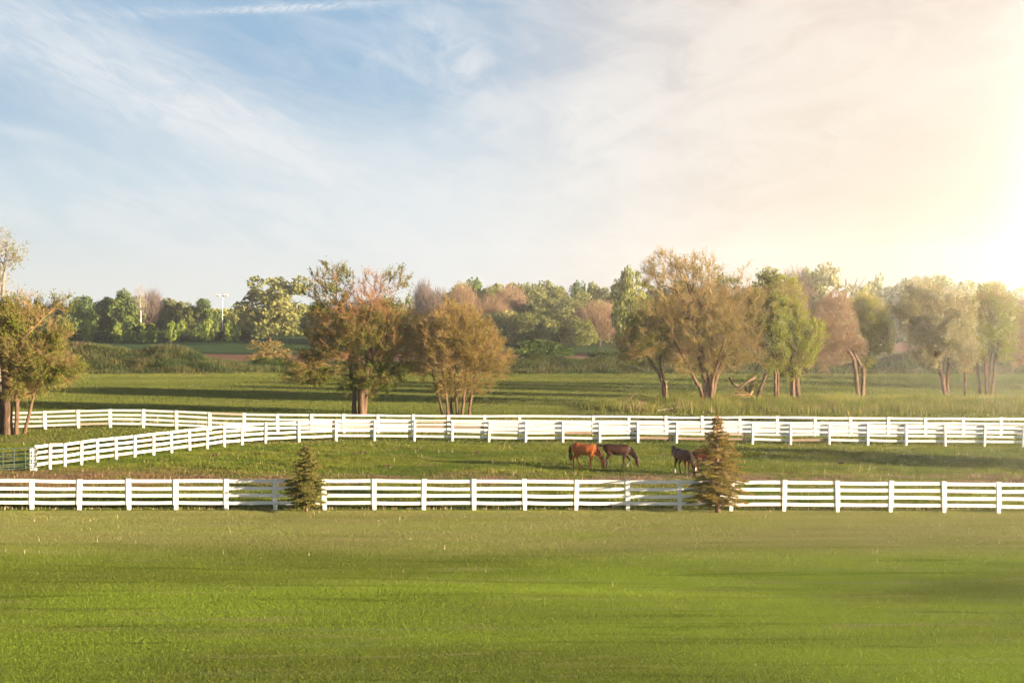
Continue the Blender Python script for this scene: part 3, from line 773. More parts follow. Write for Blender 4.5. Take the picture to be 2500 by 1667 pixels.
def build_field_trees():
    # twin trunk tree, left of centre
    Y = 118.5; bp, by = 886, 1018; b = at(bp, by)
    el = px_ell(bp, by, EL(z2p, [(660, 400, 200, 210, 0.8), (880, 740, 400, 290), (1200, 400, 140, 150, 0.6), (560, 1030, 270, 140), (1060, 1080, 270, 140), (980, 470, 200, 190, 0.8), (1200, 800, 250, 270), (930, 1190, 190, 90, 1.2), (480, 1090, 200, 110, 0.8)]), Y)
    field_tree("big twin trunk tree with green lower leaves and bare reddish twigs in its middle", b,
               [stem(bp, by, Y, [(868, 1432, 0.3), (862, 1260, 0.3), (820, 1000, 0.5), (760, 700, 0.8), (700, 450, 0.8)], z2p),
                stem(bp, by, Y, [(935, 1432, -0.3), (925, 1280, -0.3), (985, 1010, -0.4), (990, 700, -0.4), (1010, 480, 0)], z2p),
                stem(bp, by, Y, [(950, 1400, -0.2), (960, 1220, -0.2), (1030, 950, -0.6), (1120, 760, -0.8), (1180, 480, -0.5)], z2p)],
               el, 1300, [0.20, 0.30, 0.17], 20000, 60000, (B_WARM, T_RED, L_OLIVE), 21, leaf_w=[1.5, 0.5, 1.3, 1.7, 1.8, 0.05, 0.35, 1.8, 1.5], twig_w=[0.7, 1.2, 0.6, 0.8, 0.8, 1.1, 1.2, 0.9, 0.7], free=0.2, leaf=0.13)
    # many stemmed bushy tree
    bp, by = 1112, 1018; b = at(bp, by)
    el = px_ell(bp, by, EL(z2p, [(1660, 830, 350, 290), (1850, 950, 260, 200), (1480, 960, 180, 160), (2000, 1080, 110, 130, 0.8), (1650, 620, 180, 120, 0.8), (1700, 1160, 220, 110), (1450, 1080, 130, 90)]), Y)
    st = [stem(bp, by, Y, [(1575, 1430, 0.2), (1520, 1200, 0.3), (1440, 900, 0.6)], z2p), stem(bp, by, Y, [(1618, 1430, -0.2), (1590, 1200, -0.3), (1540, 800, -0.4)], z2p),
          stem(bp, by, Y, [(1690, 1430, 0.4), (1670, 1200, 0.5), (1680, 760, 0.6)], z2p), stem(bp, by, Y, [(1725, 1430, -0.4), (1750, 1200, -0.6), (1800, 800, -1.0)], z2p),
          stem(bp, by, Y, [(1782, 1430, 0.0), (1800, 1200, 0.1), (1900, 900, 0.3)], z2p), stem(bp, by, Y, [(1640, 1430, 0.6), (1630, 1200, 0.9), (1600, 850, 1.4)], z2p)]
    field_tree("bushy tree of many thin stems with golden brown twigs, right of the twin trunk tree", b, st, el, 900, 0.115, 15000, 44000, (B_WARM, T_BROWN, L_BRONZE), 22, leaf=0.11, bf=0.25, free=0.3)
    # leaning slim tree
    Y = 129.0; bp, by = 1624, 996; b = at(bp, by)
    el = px_ell(bp, by, EL(z3p, [(1230, 860, 230, 140), (1130, 960, 130, 80), (1330, 780, 140, 160), (1180, 740, 120, 120, 0.7), (1400, 960, 100, 90, 0.6)]), Y)
    field_tree("slim tree leaning left on two thin stems beside the thick orange trunk", b,
               [stem(bp, by, Y, [(1378, 1360), (1370, 1200), (1330, 1090), (1270, 1000), (1200, 900)], z3p), stem(bp, by, Y, [(1400, 1360, -0.3), (1385, 1200, -0.3), (1350, 1060, -0.4), (1330, 850, -0.6)], z3p)],
               el, 420, [0.15, 0.13], 7000, 28000, (B_WARM, T_BROWN, L_OLIVE), 23, leaf=0.11)
    # great spreading tree
    bp, by = 1727, 997; b = at(bp, by)
    el = px_ell(bp, by, EL(z3p, [(1420, 330, 240, 190), (1640, 330, 220, 180), (1700, 700, 420, 300), (1350, 620, 250, 130), (1980, 620, 240, 250), (1950, 880, 230, 150), (1500, 900, 170, 120, 0.8), (2000, 330, 110, 90, 0.5), (1680, 1010, 300, 110, 0.8), (2080, 1020, 140, 90, 0.7)]), Y)
    field_tree("great spreading tree with a thick forked orange trunk and fine bare twigs", b,
               [stem(bp, by, Y, [(1720, 1362), (1715, 1180), (1660, 900), (1610, 650), (1480, 450)], z3p), stem(bp, by, Y, [(1690, 1330, -0.1), (1665, 1240, -0.2), (1580, 1090, -0.5), (1430, 800, -1.2)], z3p),
                stem(bp, by, Y, [(1735, 1350, 0.1), (1745, 1180, 0.2), (1790, 1040, 0.3), (1740, 700, 0.8), (1600, 430, 1.0)], z3p), stem(bp, by, Y, [(1750, 1340, 0), (1790, 1150, 0), (1860, 1000, 0.2), (1990, 700, 0.6), (2040, 480, 0.6)], z3p),
                stem(bp, by, Y, [(1740, 1350, -0.3), (1760, 1150, -0.4), (1830, 900, -1.0), (1880, 620, -1.5)], z3p)],
               el, 1500, [0.36, 0.17, 0.24, 0.21, 0.17], 22000, 62000, (B_WARM, T_BROWN, L_GOLD), 24, leaf=0.10, twig_len=0.75)
    # green pair of trunks
    bp, by = 1897, 995; b = at(bp, by)
    el = px_ell(bp, by, EL(z4p, [(300, 900, 110, 190), (230, 640, 160, 220), (340, 560, 140, 200), (260, 380, 110, 90)]), Y)
    field_tree("tall green tree on a pair of straight thin trunks", b,
               [stem(bp, by, Y, [(303, 1355), (300, 1130), (280, 800), (260, 480)], z4p), stem(bp, by, Y, [(330, 1355, 0.3), (325, 1120, 0.3), (330, 800, 0.4), (350, 560, 0.5)], z4p)],
               el, 500, [0.15, 0.13], 6000, 44000, (B_WARM, T_BROWN, L_GREEN), 25, leaf=0.13)
    Y = 131.5; bp, by = 1944, 990; b = at(bp, by, Y)
    el = px_ell(bp, by, EL(z4p, [(480, 880, 150, 210), (580, 790, 120, 110), (450, 620, 130, 150), (400, 450, 110, 110), (420, 1080, 100, 90)]), Y)
    field_tree("broad green tree with a thick twin trunk, right of the straight pair", b,
               [stem(bp, by, Y, [(445, 1342), (440, 1180), (420, 900), (400, 560)], z4p), stem(bp, by, Y, [(490, 1342, 0.2), (480, 1150, 0.2), (520, 950, 0.2), (500, 680, 0.4)], z4p)],
               el, 520, [0.24, 0.23], 6000, 40000, (B_WARM, T_BROWN, L_GREEN), 26, leaf=0.14)
    # pinkish bare tree with green side
    Y = 146.0; bp, by = 2101, 971; b = at(bp, by, Y)
    el = px_ell(bp, by, EL(z4p, [(760, 700, 190, 230), (720, 900, 170, 130), (880, 870, 150, 130), (780, 540, 120, 100), (660, 1000, 90, 80, 0.6)]), Y)
    field_tree("copper coloured bare tree with a forked trunk, at the edge of the tall grass", b,
               [stem(bp, by, Y, [(965, 1275), (945, 1080), (930, 980), (830, 800), (760, 600)], z4p), stem(bp, by, Y, [(1003, 1275, 0.2), (1005, 1060, 0.2), (960, 970, 0.3), (880, 750, 0.6)], z4p)],
               el, 700, [0.21, 0.17], 15000, 3500, (B_WARM, T_PINK, L_RUST), 27, leaf=0.10, bf=0.2)
    Y = 150.0; bp, by = 2110, 968; b = at(bp, by, Y)
    el = px_ell(bp, by, EL(z4p, [(1090, 680, 140, 170), (1130, 830, 120, 110), (1010, 560, 110, 100), (1020, 950, 90, 80)]), Y)
    field_tree("fresh green tree growing out to the right behind the copper bare tree", b,
               [stem(bp, by, Y, [(1008, 1268), (1012, 1060), (1060, 900), (1070, 650)], z4p)], el, 420, 0.14, 5000, 32000, (B_WARM, T_BROWN, L_GREEN), 28, leaf=0.14)
    # pale flowering tree
    Y = 134.0; bp, by = 2311, 975; b = at(bp, by, Y)
    el = px_ell(bp, by, EL(z4p, [(1640, 640, 220, 240), (1420, 600, 170, 170), (1560, 870, 180, 150), (1760, 820, 120, 160), (1500, 420, 150, 90), (1800, 560, 100, 130)]), Y)
    field_tree("cream flowering tree with a forked trunk", b,
               [stem(bp, by, Y, [(1662, 1290), (1640, 1130), (1610, 1000), (1560, 760), (1480, 560)], z4p), stem(bp, by, Y, [(1678, 1290, 0.2), (1680, 1100, 0.2), (1690, 900, 0.2), (1700, 600, 0.5)], z4p)],
               el, 700, [0.21, 0.17], 8000, 70000, (B_WARM, T_BROWN, L_PALE), 29, leaf=0.15)
    bp, by = 2356, 975; b = at(bp, by, Y)
    el = px_ell(bp, by, EL(z4p, [(1815, 980, 80, 80), (1810, 860, 90, 110)]), Y)
    field_tree("single thin straight trunk standing right of the cream flowering tree", b, [stem(bp, by, Y, [(1818, 1290), (1815, 1080), (1815, 900)], z4p)], el, 160, 0.12, 1600, 8000, (B_WARM, T_BROWN, L_PALE), 30, leaf=0.14)
    Y = 146.0; bp, by = 2410, 973; b = at(bp, by, Y)
    el = px_ell(bp, by, EL(z4p, [(1960, 660, 170, 200), (2080, 620, 160, 200), (1930, 880, 110, 130), (2120, 850, 110, 130), (2050, 470, 130, 90)]), Y)
    field_tree("green tree standing on five slanting trunks near the picture's right end", b,
               [stem(bp, by, Y, [(1945, 1285, 0.1), (1925, 1080, 0.1), (1880, 820, 0.2)], z4p), stem(bp, by, Y, [(1978, 1285, -0.3), (1970, 1020, -0.3), (1960, 700, -0.4)], z4p),
                stem(bp, by, Y, [(2003, 1285, 0.5), (1995, 1060, 0.5), (2030, 700, 0.8)], z4p), stem(bp, by, Y, [(2020, 1285, -0.2), (2050, 1020, -0.2), (2110, 650, -0.4)], z4p), stem(bp, by, Y, [(1990, 1285, 0.1), (2020, 1050, 0.2), (2080, 560, 0.6)], z4p)],
               el, 700, 0.145, 8000, 58000, (B_WARM, T_BROWN, L_GREEN), 31, leaf=0.14)
    Y = 150.0; bp, by = 2525, 972; b = at(bp, by, Y)
    el = px_ell(bp, by, EL(z4p, [(2300, 700, 150, 180), (2220, 930, 130, 120), (2400, 850, 180, 200)]), Y)
    field_tree("golden brown tree cut by the picture's right edge", b, [stem(bp, by, Y, [(2368, 1285), (2360, 1050), (2300, 800)], z4p)], el, 600, 0.2, 10000, 16000, (B_WARM, T_PINK, L_RUST), 32, leaf=0.12)
    # leftmost tree
    Y = 102.0; bp, by = 26, 1050; b = at(bp, by, Y)
    el = px_ell(bp, by, EL(z1p, [(140, 780, 190, 180, 0.8), (430, 970, 140, 150), (520, 1190, 150, 90), (330, 1150, 200, 150), (60, 1050, 220, 200), (-150, 850, 220, 250), (330, 800, 110, 110, 0.5), (150, 1330, 200, 130), (400, 1290, 160, 90, 0.8)]), Y)
    bare = stem(bp, by, Y, [(420, 760), (480, 700), (540, 640), (500, 740), (440, 700), (400, 850), (460, 680), (520, 760), (560, 720), (300, 640), (430, 650)], z1p)
    field_tree("leftmost tree of several trunks with rusty foliage and bare branches reaching up right", b,
               [stem(bp, by, Y, [(65, 1735), (60, 1480), (45, 1250), (20, 950), (60, 700)], z1p), stem(bp, by, Y, [(145, 1735, -0.3), (150, 1500, -0.3), (120, 1250, -0.3), (200, 960, -0.5), (330, 840, -0.6), (470, 700, -0.5)], z1p),
                stem(bp, by, Y, [(185, 1735, 0.2), (245, 1480, 0.2), (280, 1320, 0.3), (420, 1100, 0.4)], z1p), stem(bp, by, Y, [(-10, 1735, 0.3), (-20, 1450, 0.3), (-90, 1100, 0.6), (-150, 800, 0.8)], z1p)],
               el, 1300, [0.36, 0.16, 0.12, 0.22], 15000, 46000, (B_WARM, T_BROWN, L_OLIVE), 33, leaf=0.12, leaf_w=[1.2, 0.9, 1.2, 0.9, 0.5, 1.0, 0.05, 0.9, 0.9], free=0.25, extra=bare)
    Y = 128.0; b = at(0, 998, Y); bp, by = 0, 998
    el = px_ell(bp, by, EL(z1p, [(30, 330, 110, 180), (130, 340, 100, 110), (0, 560, 120, 140), (-90, 400, 120, 200)]), Y)
    field_tree("tall pale thin tree rising behind the leftmost tree into the sky", b, [stem(bp, by, Y, [(0, 1560), (0, 1200), (10, 800), (30, 500), (50, 300)], z1p)], el, 300, 0.15, 2200, 3500, (B_PALE, T_PALE, L_OLIVE), 34, leaf=0.12, twig_r=0.006)
build_field_trees()

# broken tree, fallen limb, dry stalks between the great tree and the green pair
def build_wreck():
    rng = np.random.RandomState(41); Y = 129.5; bp, by = 1836, 993
    b = at(bp, by, Y); root = empty("broken_tree", onground(*b)); tag(root, "broken ivy covered stump with snapped leaning limbs between the great tree and the green pair", 'tree stump')
    S = lambda pts: np.array(stem(bp, by, Y, pts, z3p))
    tubes_obj("trunk", [tube_np(S([(2085, 1345), (2075, 1250), (2095, 1140)]), [0.34, 0.30, 0.24], 9), tube_np(S([(2110, 1345, -0.3), (2140, 1230, -0.3), (2180, 1120, -0.2), (2215, 1060, 0)]), [0.24, 0.17, 0.14, 0.10], 8),
                       tube_np(S([(2040, 1340, 0.2), (2030, 1210, 0.2)]), [0.16, 0.13], 8)], B_WARM, root)
    tubes_obj("snapped_limb", [tube_np(S([(2100, 1135, -0.3), (2040, 1165, -0.6), (1960, 1220, -0.8), (1955, 1290, -0.8)]), [0.15, 0.13, 0.12, 0.07], 8), tube_np(S([(2090, 1150, 0.1), (2010, 1200, 0), (1965, 1260, -0.3)]), [0.12, 0.10, 0.07], 8),
                              tube_np(S([(1905, 1140, 0.4), (1930, 1190, 0.3), (1975, 1215, 0)]), [0.13, 0.12, 0.10], 8)], B_WARM, root)
    n = 1500; t = rng.rand(n); base = S([(2085, 1345), (2090, 1120)]); c = base[0]+(base[1]-base[0])*t[:, None] + unit(rng.randn(n, 3))*np.array([0.5, 0.45, 0.3])*(0.7+0.4*rng.rand(n, 1)); c[:, 2] = np.maximum(c[:, 2], 0.1)
    v, f = leaf_quads(rng, c, 0.13); link_mesh("ivy", np_mesh("ivy", v, [f], tint=rng.rand(n)), L_OLIVE, root)
    # fallen brush
    b = at(1778, 994, 128.0); br = empty("fallen_branch", onground(*b)); tag(br, "fallen dead branch with a fan of bare pale twigs lying by the great trunk", 'branch')
    parts = []
    for k in range(16):
        a = rng.rand()*math.pi; L = 1.0+2.2*rng.rand(); p0 = np.array([1.9+0.3*rng.randn(), 0.4*rng.randn(), 0.7+0.3*rng.rand()]); d = unit(np.array([-1.0, 0.5*rng.randn(), 0.25*rng.randn()]))
        p1 = p0+d*L*0.5+np.array([0, 0, 0.25]); p2 = p0+d*L+np.array([0, 0, -0.5+0.3*rng.randn()]); p2[2] = max(p2[2], 0.03)
        parts.append(tube_np([p0, p1, p2], [0.020, 0.014, 0.008], 4))
    parts.append(tube_np([(2.2, 0, 1.3), (1.9, 0, 0.8), (0.6, 0, 0.25), (-0.6, 0, 0.05)], [0.09, 0.09, 0.06, 0.03], 7))
    tubes_obj("twigs", parts, T_BROWN, br)
    # hanging broken limb stub on the great tree's left
    # long white pipe along the tall grass
    pts = [at(1690, 1000, 127.6), at(1870, 996, 127.4), at(1990, 988, 131.0), at(2120, 972, 140.0)]
    path = [onground(x, y, 0.30) for x, y in pts]
    o = tubes_obj("water_pipe", [tube_np(path, 0.035, 7)], plain_mat("white_pipe", (0.45, 0.40, 0.34), (0.55, 0.50, 0.44)), None)
    tag(o, "long pale pipe lying along the tall grass in front of the right hand trees", 'pipe')
    pts = [at(1605, 1009.5, 122), at(1640, 1006, 124), at(1682, 1001, 126.5)]
    o = tubes_obj("fallen_pole", [tube_np([onground(x, y, 0.18) for x, y in pts], [0.06, 0.065, 0.07], 7)], T_PALE, None)
    tag(o, "grey wooden pole lying in the grass left of the great trunk", 'pole')
    for k, (p, q, nn) in enumerate([(1550, 1006, 16), (1592, 1004, 9), (1655, 1001, 6)]):
        b = at(p, q, 122.5); parts = []
        for _ in range(nn):
            a = rng.rand()*math.tau; h = 0.5+1.2*rng.rand(); s = 0.2+0.8*rng.rand(); x0 = rng.randn()*0.5; y0 = rng.randn()*0.4
            parts.append(tube_np([(x0, y0, 0), (x0+math.cos(a)*s*0.3, y0+math.sin(a)*s*0.3, h*0.7), (x0+math.cos(a)*s, y0+math.sin(a)*s, h*(1.0 if rng.rand() < 0.5 else 0.55))], [0.022, 0.016, 0.008], 4))
        w = empty("dry_weed", onground(*b)); tag(w, ["clump of tall dry arching stems, largest of three, behind the back fence", "small clump of dry stems left of the slim leaning tree", "few thin dry stems right of the slim leaning tree"][k], 'dry plant', "dry weeds behind the back fence")
        tubes_obj("stems", parts, T_PINK, w)
build_wreck()

# ------------------------------------------------------------------ far trees: a few kinds, each tree its own copy
def clump_crown(rng, ell, n_clumps, n_leaf, leaf, cr=0.20, low=0.0):
    """leaf clumps over the crown's outer part; unit tree: height 1, half width about 0.5"""
    C = []
    w = np.array([e[3]*e[5] for e in ell]); w = w/w.sum()
    for e, k in zip(ell, np.maximum(1, np.round(w*n_clumps)).astype(int)):
        u = unit(rng.randn(k, 3)); rr = 0.55+0.5*rng.rand(k, 1); C.append(np.array(e[:3])+u*np.array(e[3:6])*rr)
    C = np.concatenate(C); sz = cr*(0.5+0.8*rng.rand(len(C)))
    k = rng.choice(len(C), n_leaf, p=sz**2/(sz**2).sum())
    u = unit(rng.randn(n_leaf, 3)); rad = (0.55+0.5*rng.rand(n_leaf, 1)); c = C[k] + u*rad*sz[k][:, None]*np.array([1, 1, 0.75])
    keep = c[:, 2] > low; c = c[keep]; k = k[keep]
    v, f = leaf_quads(rng, c, leaf, 0.7, 0.3)
    return v, f, np.clip(0.65*rng.rand(len(C))[k]+0.35*rng.rand(len(c)), 0, 1)
def limb_set(rng, n, h0, h1, spread, r, trunk_r=0.02):
    h1 *= 0.86
    parts = [tube_np([(0, 0, -0.02), (0.01, 0, h0), (0, 0.01, h1)], [trunk_r*1.3, trunk_r, trunk_r*0.35], 7)]
    for _ in range(n):
        a = rng.rand()*math.tau; z0 = h0+(h1-h0)*rng.rand()*0.6; s = spread*(0.4+0.6*rng.rand())
        parts.append(tube_np([(0, 0, z0), (math.cos(a)*s*0.5, math.sin(a)*s*0.5, z0+0.12), (math.cos(a)*s, math.sin(a)*s, z0+0.12+0.25*rng.rand())], [r, r*0.7, r*0.3], 5))
    return parts
def twig_dome(rng, ell, n, L, r):
    T = sample_env(rng, ell, n); n = len(T); cen = np.array([0, 0, 0.12])
    d = unit(unit(T-cen)+0.35*rng.randn(n, 3)+np.array([0, 0, 0.25])); q1 = T+d*L*(0.5+0.8*rng.rand(n, 1)); one = np.ones(n)
    return frusta(T, q1, one*r, one*r*0.4, 3)
LF = {
 'dark': leaf_mat("dark_green_crown", [(0.079, 0.124, 0.038), (0.171, 0.224, 0.059)], 0.2),
 'mid': leaf_mat("mid_green_crown", [(0.154, 0.185, 0.054), (0.330, 0.330, 0.098)], 0.25),
 'pale': leaf_mat("pale_green_crown", [(0.170, 0.190, 0.065), (0.300, 0.300, 0.110)], 0.3),
 'bright': leaf_mat("bright_sapling_crown", [(0.188, 0.275, 0.054), (0.425, 0.500, 0.102)], 0.3),
 'bush': leaf_mat("dark_bush_leaves", [(0.031, 0.062, 0.016), (0.116, 0.163, 0.034), (0.202, 0.217, 0.062)], 0.2),
 'gold': leaf_mat("golden_bush_leaves", [(0.295, 0.217, 0.070), (0.449, 0.310, 0.109)], 0.3),
 'cream': leaf_mat("cream_crown", [(0.264, 0.264, 0.116), (0.449, 0.419, 0.202)], 0.3),
}
B_FAR = bark_mat("far_bark", (0.06, 0.045, 0.04), (0.13, 0.10, 0.08))
KINDS = {}
def make_kind(key, seed):
    """returns (trunk mesh, crown mesh, crown materials) for a tree of height 1 and half width 0.5"""
    rng = np.random.RandomState(seed); kind = key.split('/')[0]
    def ells(n, zc, rz, rx=0.3):
        out = [(0, 0, zc, 0.36, 0.36, rz), (0.05, 0, 0.28, 0.33, 0.33, 0.24)]
        for _ in range(n):
            a = rng.rand()*math.tau; s = 0.10+0.16*rng.rand(); out.append((math.cos(a)*s, math.sin(a)*s, zc+rz*(rng.rand()*1.3-0.7), 0.14+0.10*rng.rand(), 0.14+0.10*rng.rand(), rz*(0.35+0.25*rng.rand())))
        return out
    if kind in ('dark', 'mid', 'pale', 'cream'):
        loose = kind in ('pale', 'cream')
        cl, n = (60, 5600) if loose else (80, 7600)
        v, f, t = clump_crown(rng, ells(7, 0.54, 0.40), cl, n, 0.046 if loose else 0.050, 0.12 if loose else 0.14, 0.02)
        tr = limb_set(rng, 9, 0.15, 0.9, 0.32, 0.010)
        cm = LF[kind]
    elif kind == 'bright':       # saplings: upright, leafy to the ground
        e = [(0, 0, 0.5, 0.24, 0.24, 0.48), (0.12, 0, 0.35, 0.2, 0.2, 0.3), (-0.14, 0.05, 0.3, 0.2, 0.2, 0.28), (0, 0, 0.8, 0.12, 0.12, 0.2)]
        v, f, t = clump_crown(rng, e, 44, 1700, 0.070, 0.12, 0.02); tr = limb_set(rng, 4, 0.08, 0.8, 0.2, 0.012); cm = LF['bright']
    elif kind == 'bush':
        e = [(0, 0, 0.45, 0.42, 0.34, 0.45), (0.22, 0, 0.35, 0.26, 0.28, 0.35), (-0.24, 0, 0.38, 0.25, 0.28, 0.36)]
        v, f, t = clump_crown(rng, e, 70, 5200, 0.045, 0.12, 0.0); tr = limb_set(rng, 8, 0.02, 0.6, 0.3, 0.012); cm = LF['bush']
    elif kind == 'gold':
        e = [(0, 0, 0.48, 0.40, 0.34, 0.44), (0.2, 0, 0.35, 0.26, 0.28, 0.32), (-0.22, 0, 0.38, 0.25, 0.28, 0.34)]
        v, f, t = clump_crown(rng, e, 60, 3000, 0.04, 0.11, 0.0); tr = limb_set(rng, 12, 0.02, 0.7, 0.4, 0.012); cm = LF['gold']
    else:                        # bare: a dome of fine upright twigs
        e = [(0, 0, 0.56, 0.36, 0.34, 0.38), (0.2, 0, 0.5, 0.22, 0.24, 0.3), (-0.2, 0, 0.5, 0.22, 0.24, 0.3), (0, 0, 0.3, 0.3, 0.3, 0.2)]
        vv, ff = twig_dome(rng, e, 550 if kind == 'sparse' else 3400, 0.16, 0.0035)
        cm = T_PINK if kind == 'pink' else T_GREY
        tm = np_mesh("trunk", *join(limb_set(rng, 16, 0.1, 0.85, 0.42, 0.008)), smooth=True)
        KINDS[key] = (tm, np_mesh("crown", vv, ff, smooth=True), cm); KINDS[key][0].materials.append(B_FAR); KINDS[key][1].materials.append(cm); return
    tm = np_mesh("trunk", *join(tr), smooth=True); tm.materials.append(B_WARM if kind in ('pale', 'cream', 'gold') else B_FAR)
    me = np_mesh("crown", v, [f], tint=t); me.materials.append(cm); KINDS[key] = (tm, me, cm)
T_GREY = plain_mat("grey_purple_twigs", (0.15, 0.11, 0.095), (0.22, 0.165, 0.14), 0.9, 1.5, 0.05)
ORD = ["first", "second", "third", "fourth", "fifth", "sixth", "seventh", "eighth", "ninth", "tenth", "eleventh", "twelfth", "thirteenth", "fourteenth", "fifteenth", "sixteenth", "seventeenth", "eighteenth", "nineteenth", "twentieth"]
_cnt = {}
def far_tree(kind, px, top, wpx, base_py, label, name, cat, group, depth=1.0):
    Y = F*CAMH/(base_py-HOR); s = F/Y; x = (px-1250)/s; z0 = gz(x, Y)
    H = ((base_py-top)/s - z0)*1.05; W = wpx/s*1.45
    _cnt[kind] = _cnt.get(kind, -1)+1; var = f"{kind}/{_cnt[kind] % 3}"
    if var not in KINDS: make_kind(var, 100+len(KINDS))
    root = empty(name, (x, Y, z0)); tag(root, label, cat, group)
    rnd = random.Random(int(px*7+top)); root.rotation_euler = (0, 0, rnd.uniform(0, math.tau)); root.scale = (W, W*depth, H)
    tm, cm, _ = KINDS[var]
    for nm, me in (("trunk", tm), ("crown", cm)):
        o = bpy.data.objects.new(nm, me); COL.objects.link(o); o.parent = root
    return root
def build_far_trees():
    desc = {'dark': "dark green round tree", 'mid': "mid green tree", 'pale': "pale green loose tree", 'pink': "pinkish brown bare tree", 'grey': "grey brown bare tree", 'cream': "cream green tree", 'bright': "bright green sapling", 'bush': "dark green bush"}
    def group_of(items, where, group, name="distant_tree", cat="tree"):
        seen = {}; tot = {}
        for it in items: tot[it[0]] = tot.get(it[0], 0)+1
        for it in sorted(items, key=lambda q: q[1]):
            k = it[0]; seen[k] = seen.get(k, 0)+1
            which = "the only such one" if tot[k] == 1 else f"{ORD[seen[k]-1]} such from left"
            far_tree(k, it[1], it[2], it[3], it[4], f"{desc[k]} {where}, {which}", name, cat, group)
    left = [('mid', 60, 738, 70, 829), ('dark', 118, 742, 64, 829), ('mid', 165, 746, 60, 829), ('dark', 196, 723, 64, 829), ('mid', 254, 719, 60, 828), ('dark', 301, 711, 64, 829), ('grey', 372, 715, 62, 828),
            ('pale', 424, 721, 68, 828), ('mid', 468, 737, 44, 829), ('dark', 506, 733, 52, 829), ('mid', 554, 751, 50, 828), ('mid', 596, 745, 52, 828), ('grey', 135, 736, 52, 826), ('mid', 340, 738, 60, 826)]
    group_of(left, "in the far left tree line", "trees of the far left tree line")
    rnd = random.Random(8); row = []
    for k in range(23):
        px = 96+k*23+rnd.uniform(-6, 6); row.append(('bright' if k % 3 != 1 else 'bush', px, rnd.uniform(778, 792) if k % 3 != 1 else rnd.uniform(797, 806), rnd.uniform(26, 36), 835+rnd.uniform(-1.5, 1.5)))
    group_of([r for r in row if r[0] == 'bright'], "in the row before the far left trees", "saplings before the far left tree line", "sapling", "sapling")
    group_of([r for r in row if r[0] == 'bush'], "between the far left saplings", "bushes between the far left saplings", "bush", "bush")
    far_tree('pale', 657, 677, 142, 842, "large pale yellow green tree left of the twin trunk tree", "distant_tree", "tree", "trees of the far left tree line")
    far_tree('gold', 656, 822, 84, 893, "golden orange shrub under the large pale green tree", "shrub", "shrub", "shrubs beyond the field")
    far_tree('bush', 652, 868, 86, 897, "low dark bush under the golden shrub", "bush", "bush", "shrubs beyond the field", 0.7)
    far_tree('bush', 1312, 824, 150, 897, "big dark leafy bush on the bank right of the bushy tree", "bush", "bush", "shrubs beyond the field", 0.8)
    far_tree('bush', 1476, 850, 74, 893, "small dark bush on the bank left of the slim leaning tree", "bush", "bush", "shrubs beyond the field", 0.8)
    far_tree('pink', 2165, 802, 56, 838, "low pinkish shrub before the brown ploughed land on the right", "shrub", "shrub", "shrubs beyond the field")
    wood = [('grey', 1034, 692, 52, 838), ('grey', 1062, 712, 86, 842), ('mid', 1110, 690, 76, 836), ('dark', 1172, 687, 76, 834), ('mid', 1222, 690, 70, 835), ('mid', 1262, 683, 80, 834), ('pale', 1312, 678, 90, 835),
            ('mid', 1352, 688, 70, 834), ('mid', 1386, 691, 70, 835), ('dark', 1428, 694, 66, 834), ('pale', 1460, 679, 60, 835), ('mid', 1508, 698, 84, 836), ('pink', 1130, 700, 66, 838),
            ('pink', 1197, 727, 86, 842), ('mid', 1110, 752, 80, 842), ('mid', 1152, 742, 70, 841), ('pale', 1347, 712, 94, 840), ('pale', 1414, 710, 100, 840), ('mid', 1290, 744, 100, 846), ('pale', 1369, 732, 104, 846),
            ('pink', 1463, 741, 108, 846), ('mid', 1528, 748, 76, 845), ('pink', 1245, 705, 80, 838), ('mid', 1236, 770, 70, 846), ('dark', 1330, 790, 60, 846), ('dark', 1180, 790, 70, 846), ('mid', 1420, 780, 60, 848), ('dark', 1550, 790, 90, 845),
            ('mid', 1075, 780, 90, 844), ('dark', 1010, 770, 90, 842), ('pale', 1275, 715, 80, 838), ('mid', 1440, 735, 80, 842), ('mid', 1490, 715, 80, 838), ('pale', 1200, 755, 80, 845), ('mid', 1330, 765, 80, 847), ('mid', 1140, 690, 70, 832), ('mid', 1205, 684, 70, 832), ('mid', 950, 720, 90, 838), ('mid', 860, 735, 90, 836), ('pale', 770, 735, 80, 836)]
    group_of(wood, "in the wood behind the field", "trees of the wood behind the field")
    right = [('mid', 1535, 640, 70, 878), ('mid', 1600, 690, 100, 866), ('mid', 1680, 672, 100, 866), ('mid', 1765, 660, 100, 866), ('mid', 1850, 670, 100, 866), ('pale', 1905, 690, 90, 868), ('mid', 1978, 645, 76, 868), ('cream', 2064, 637, 136, 872),
             ('pink', 1944, 668, 96, 870), ('mid', 2149, 671, 66, 839), ('mid', 2224, 668, 96, 839), ('mid', 2318, 662, 116, 839), ('mid', 2444, 680, 92, 838), ('mid', 2515, 706, 80, 838), ('pale', 2190, 700, 70, 838),
             ('pale', 2270, 712, 80, 838), ('mid', 2390, 720, 90, 838), ('pink', 1800, 740, 90, 872), ('mid', 2010, 760, 90, 876), ('pale', 2120, 720, 70, 842), ('pale', 2600, 690, 110, 838), ('mid', 2480, 800, 110, 872), ('mid', 2320, 790, 110, 870)]
    group_of(right, "behind the right hand trees", "trees of the right hand tree line")
    # the wood that closes the view behind everything
    rng = np.random.RandomState(88); n = 60000; x = (rng.rand(n)*2-1)*260; y = 440+45*rng.rand(n)
    top = 6.6+2.2*vnoise(x, y*0.3, 9.0)+1.2*vnoise(x, y, 3.0); z = top*(1-rng.rand(n)**1.5*0.95)
    v, f = leaf_quads(rng, np.stack([x, y, z], 1), 1.0, 0.7, 0.3)
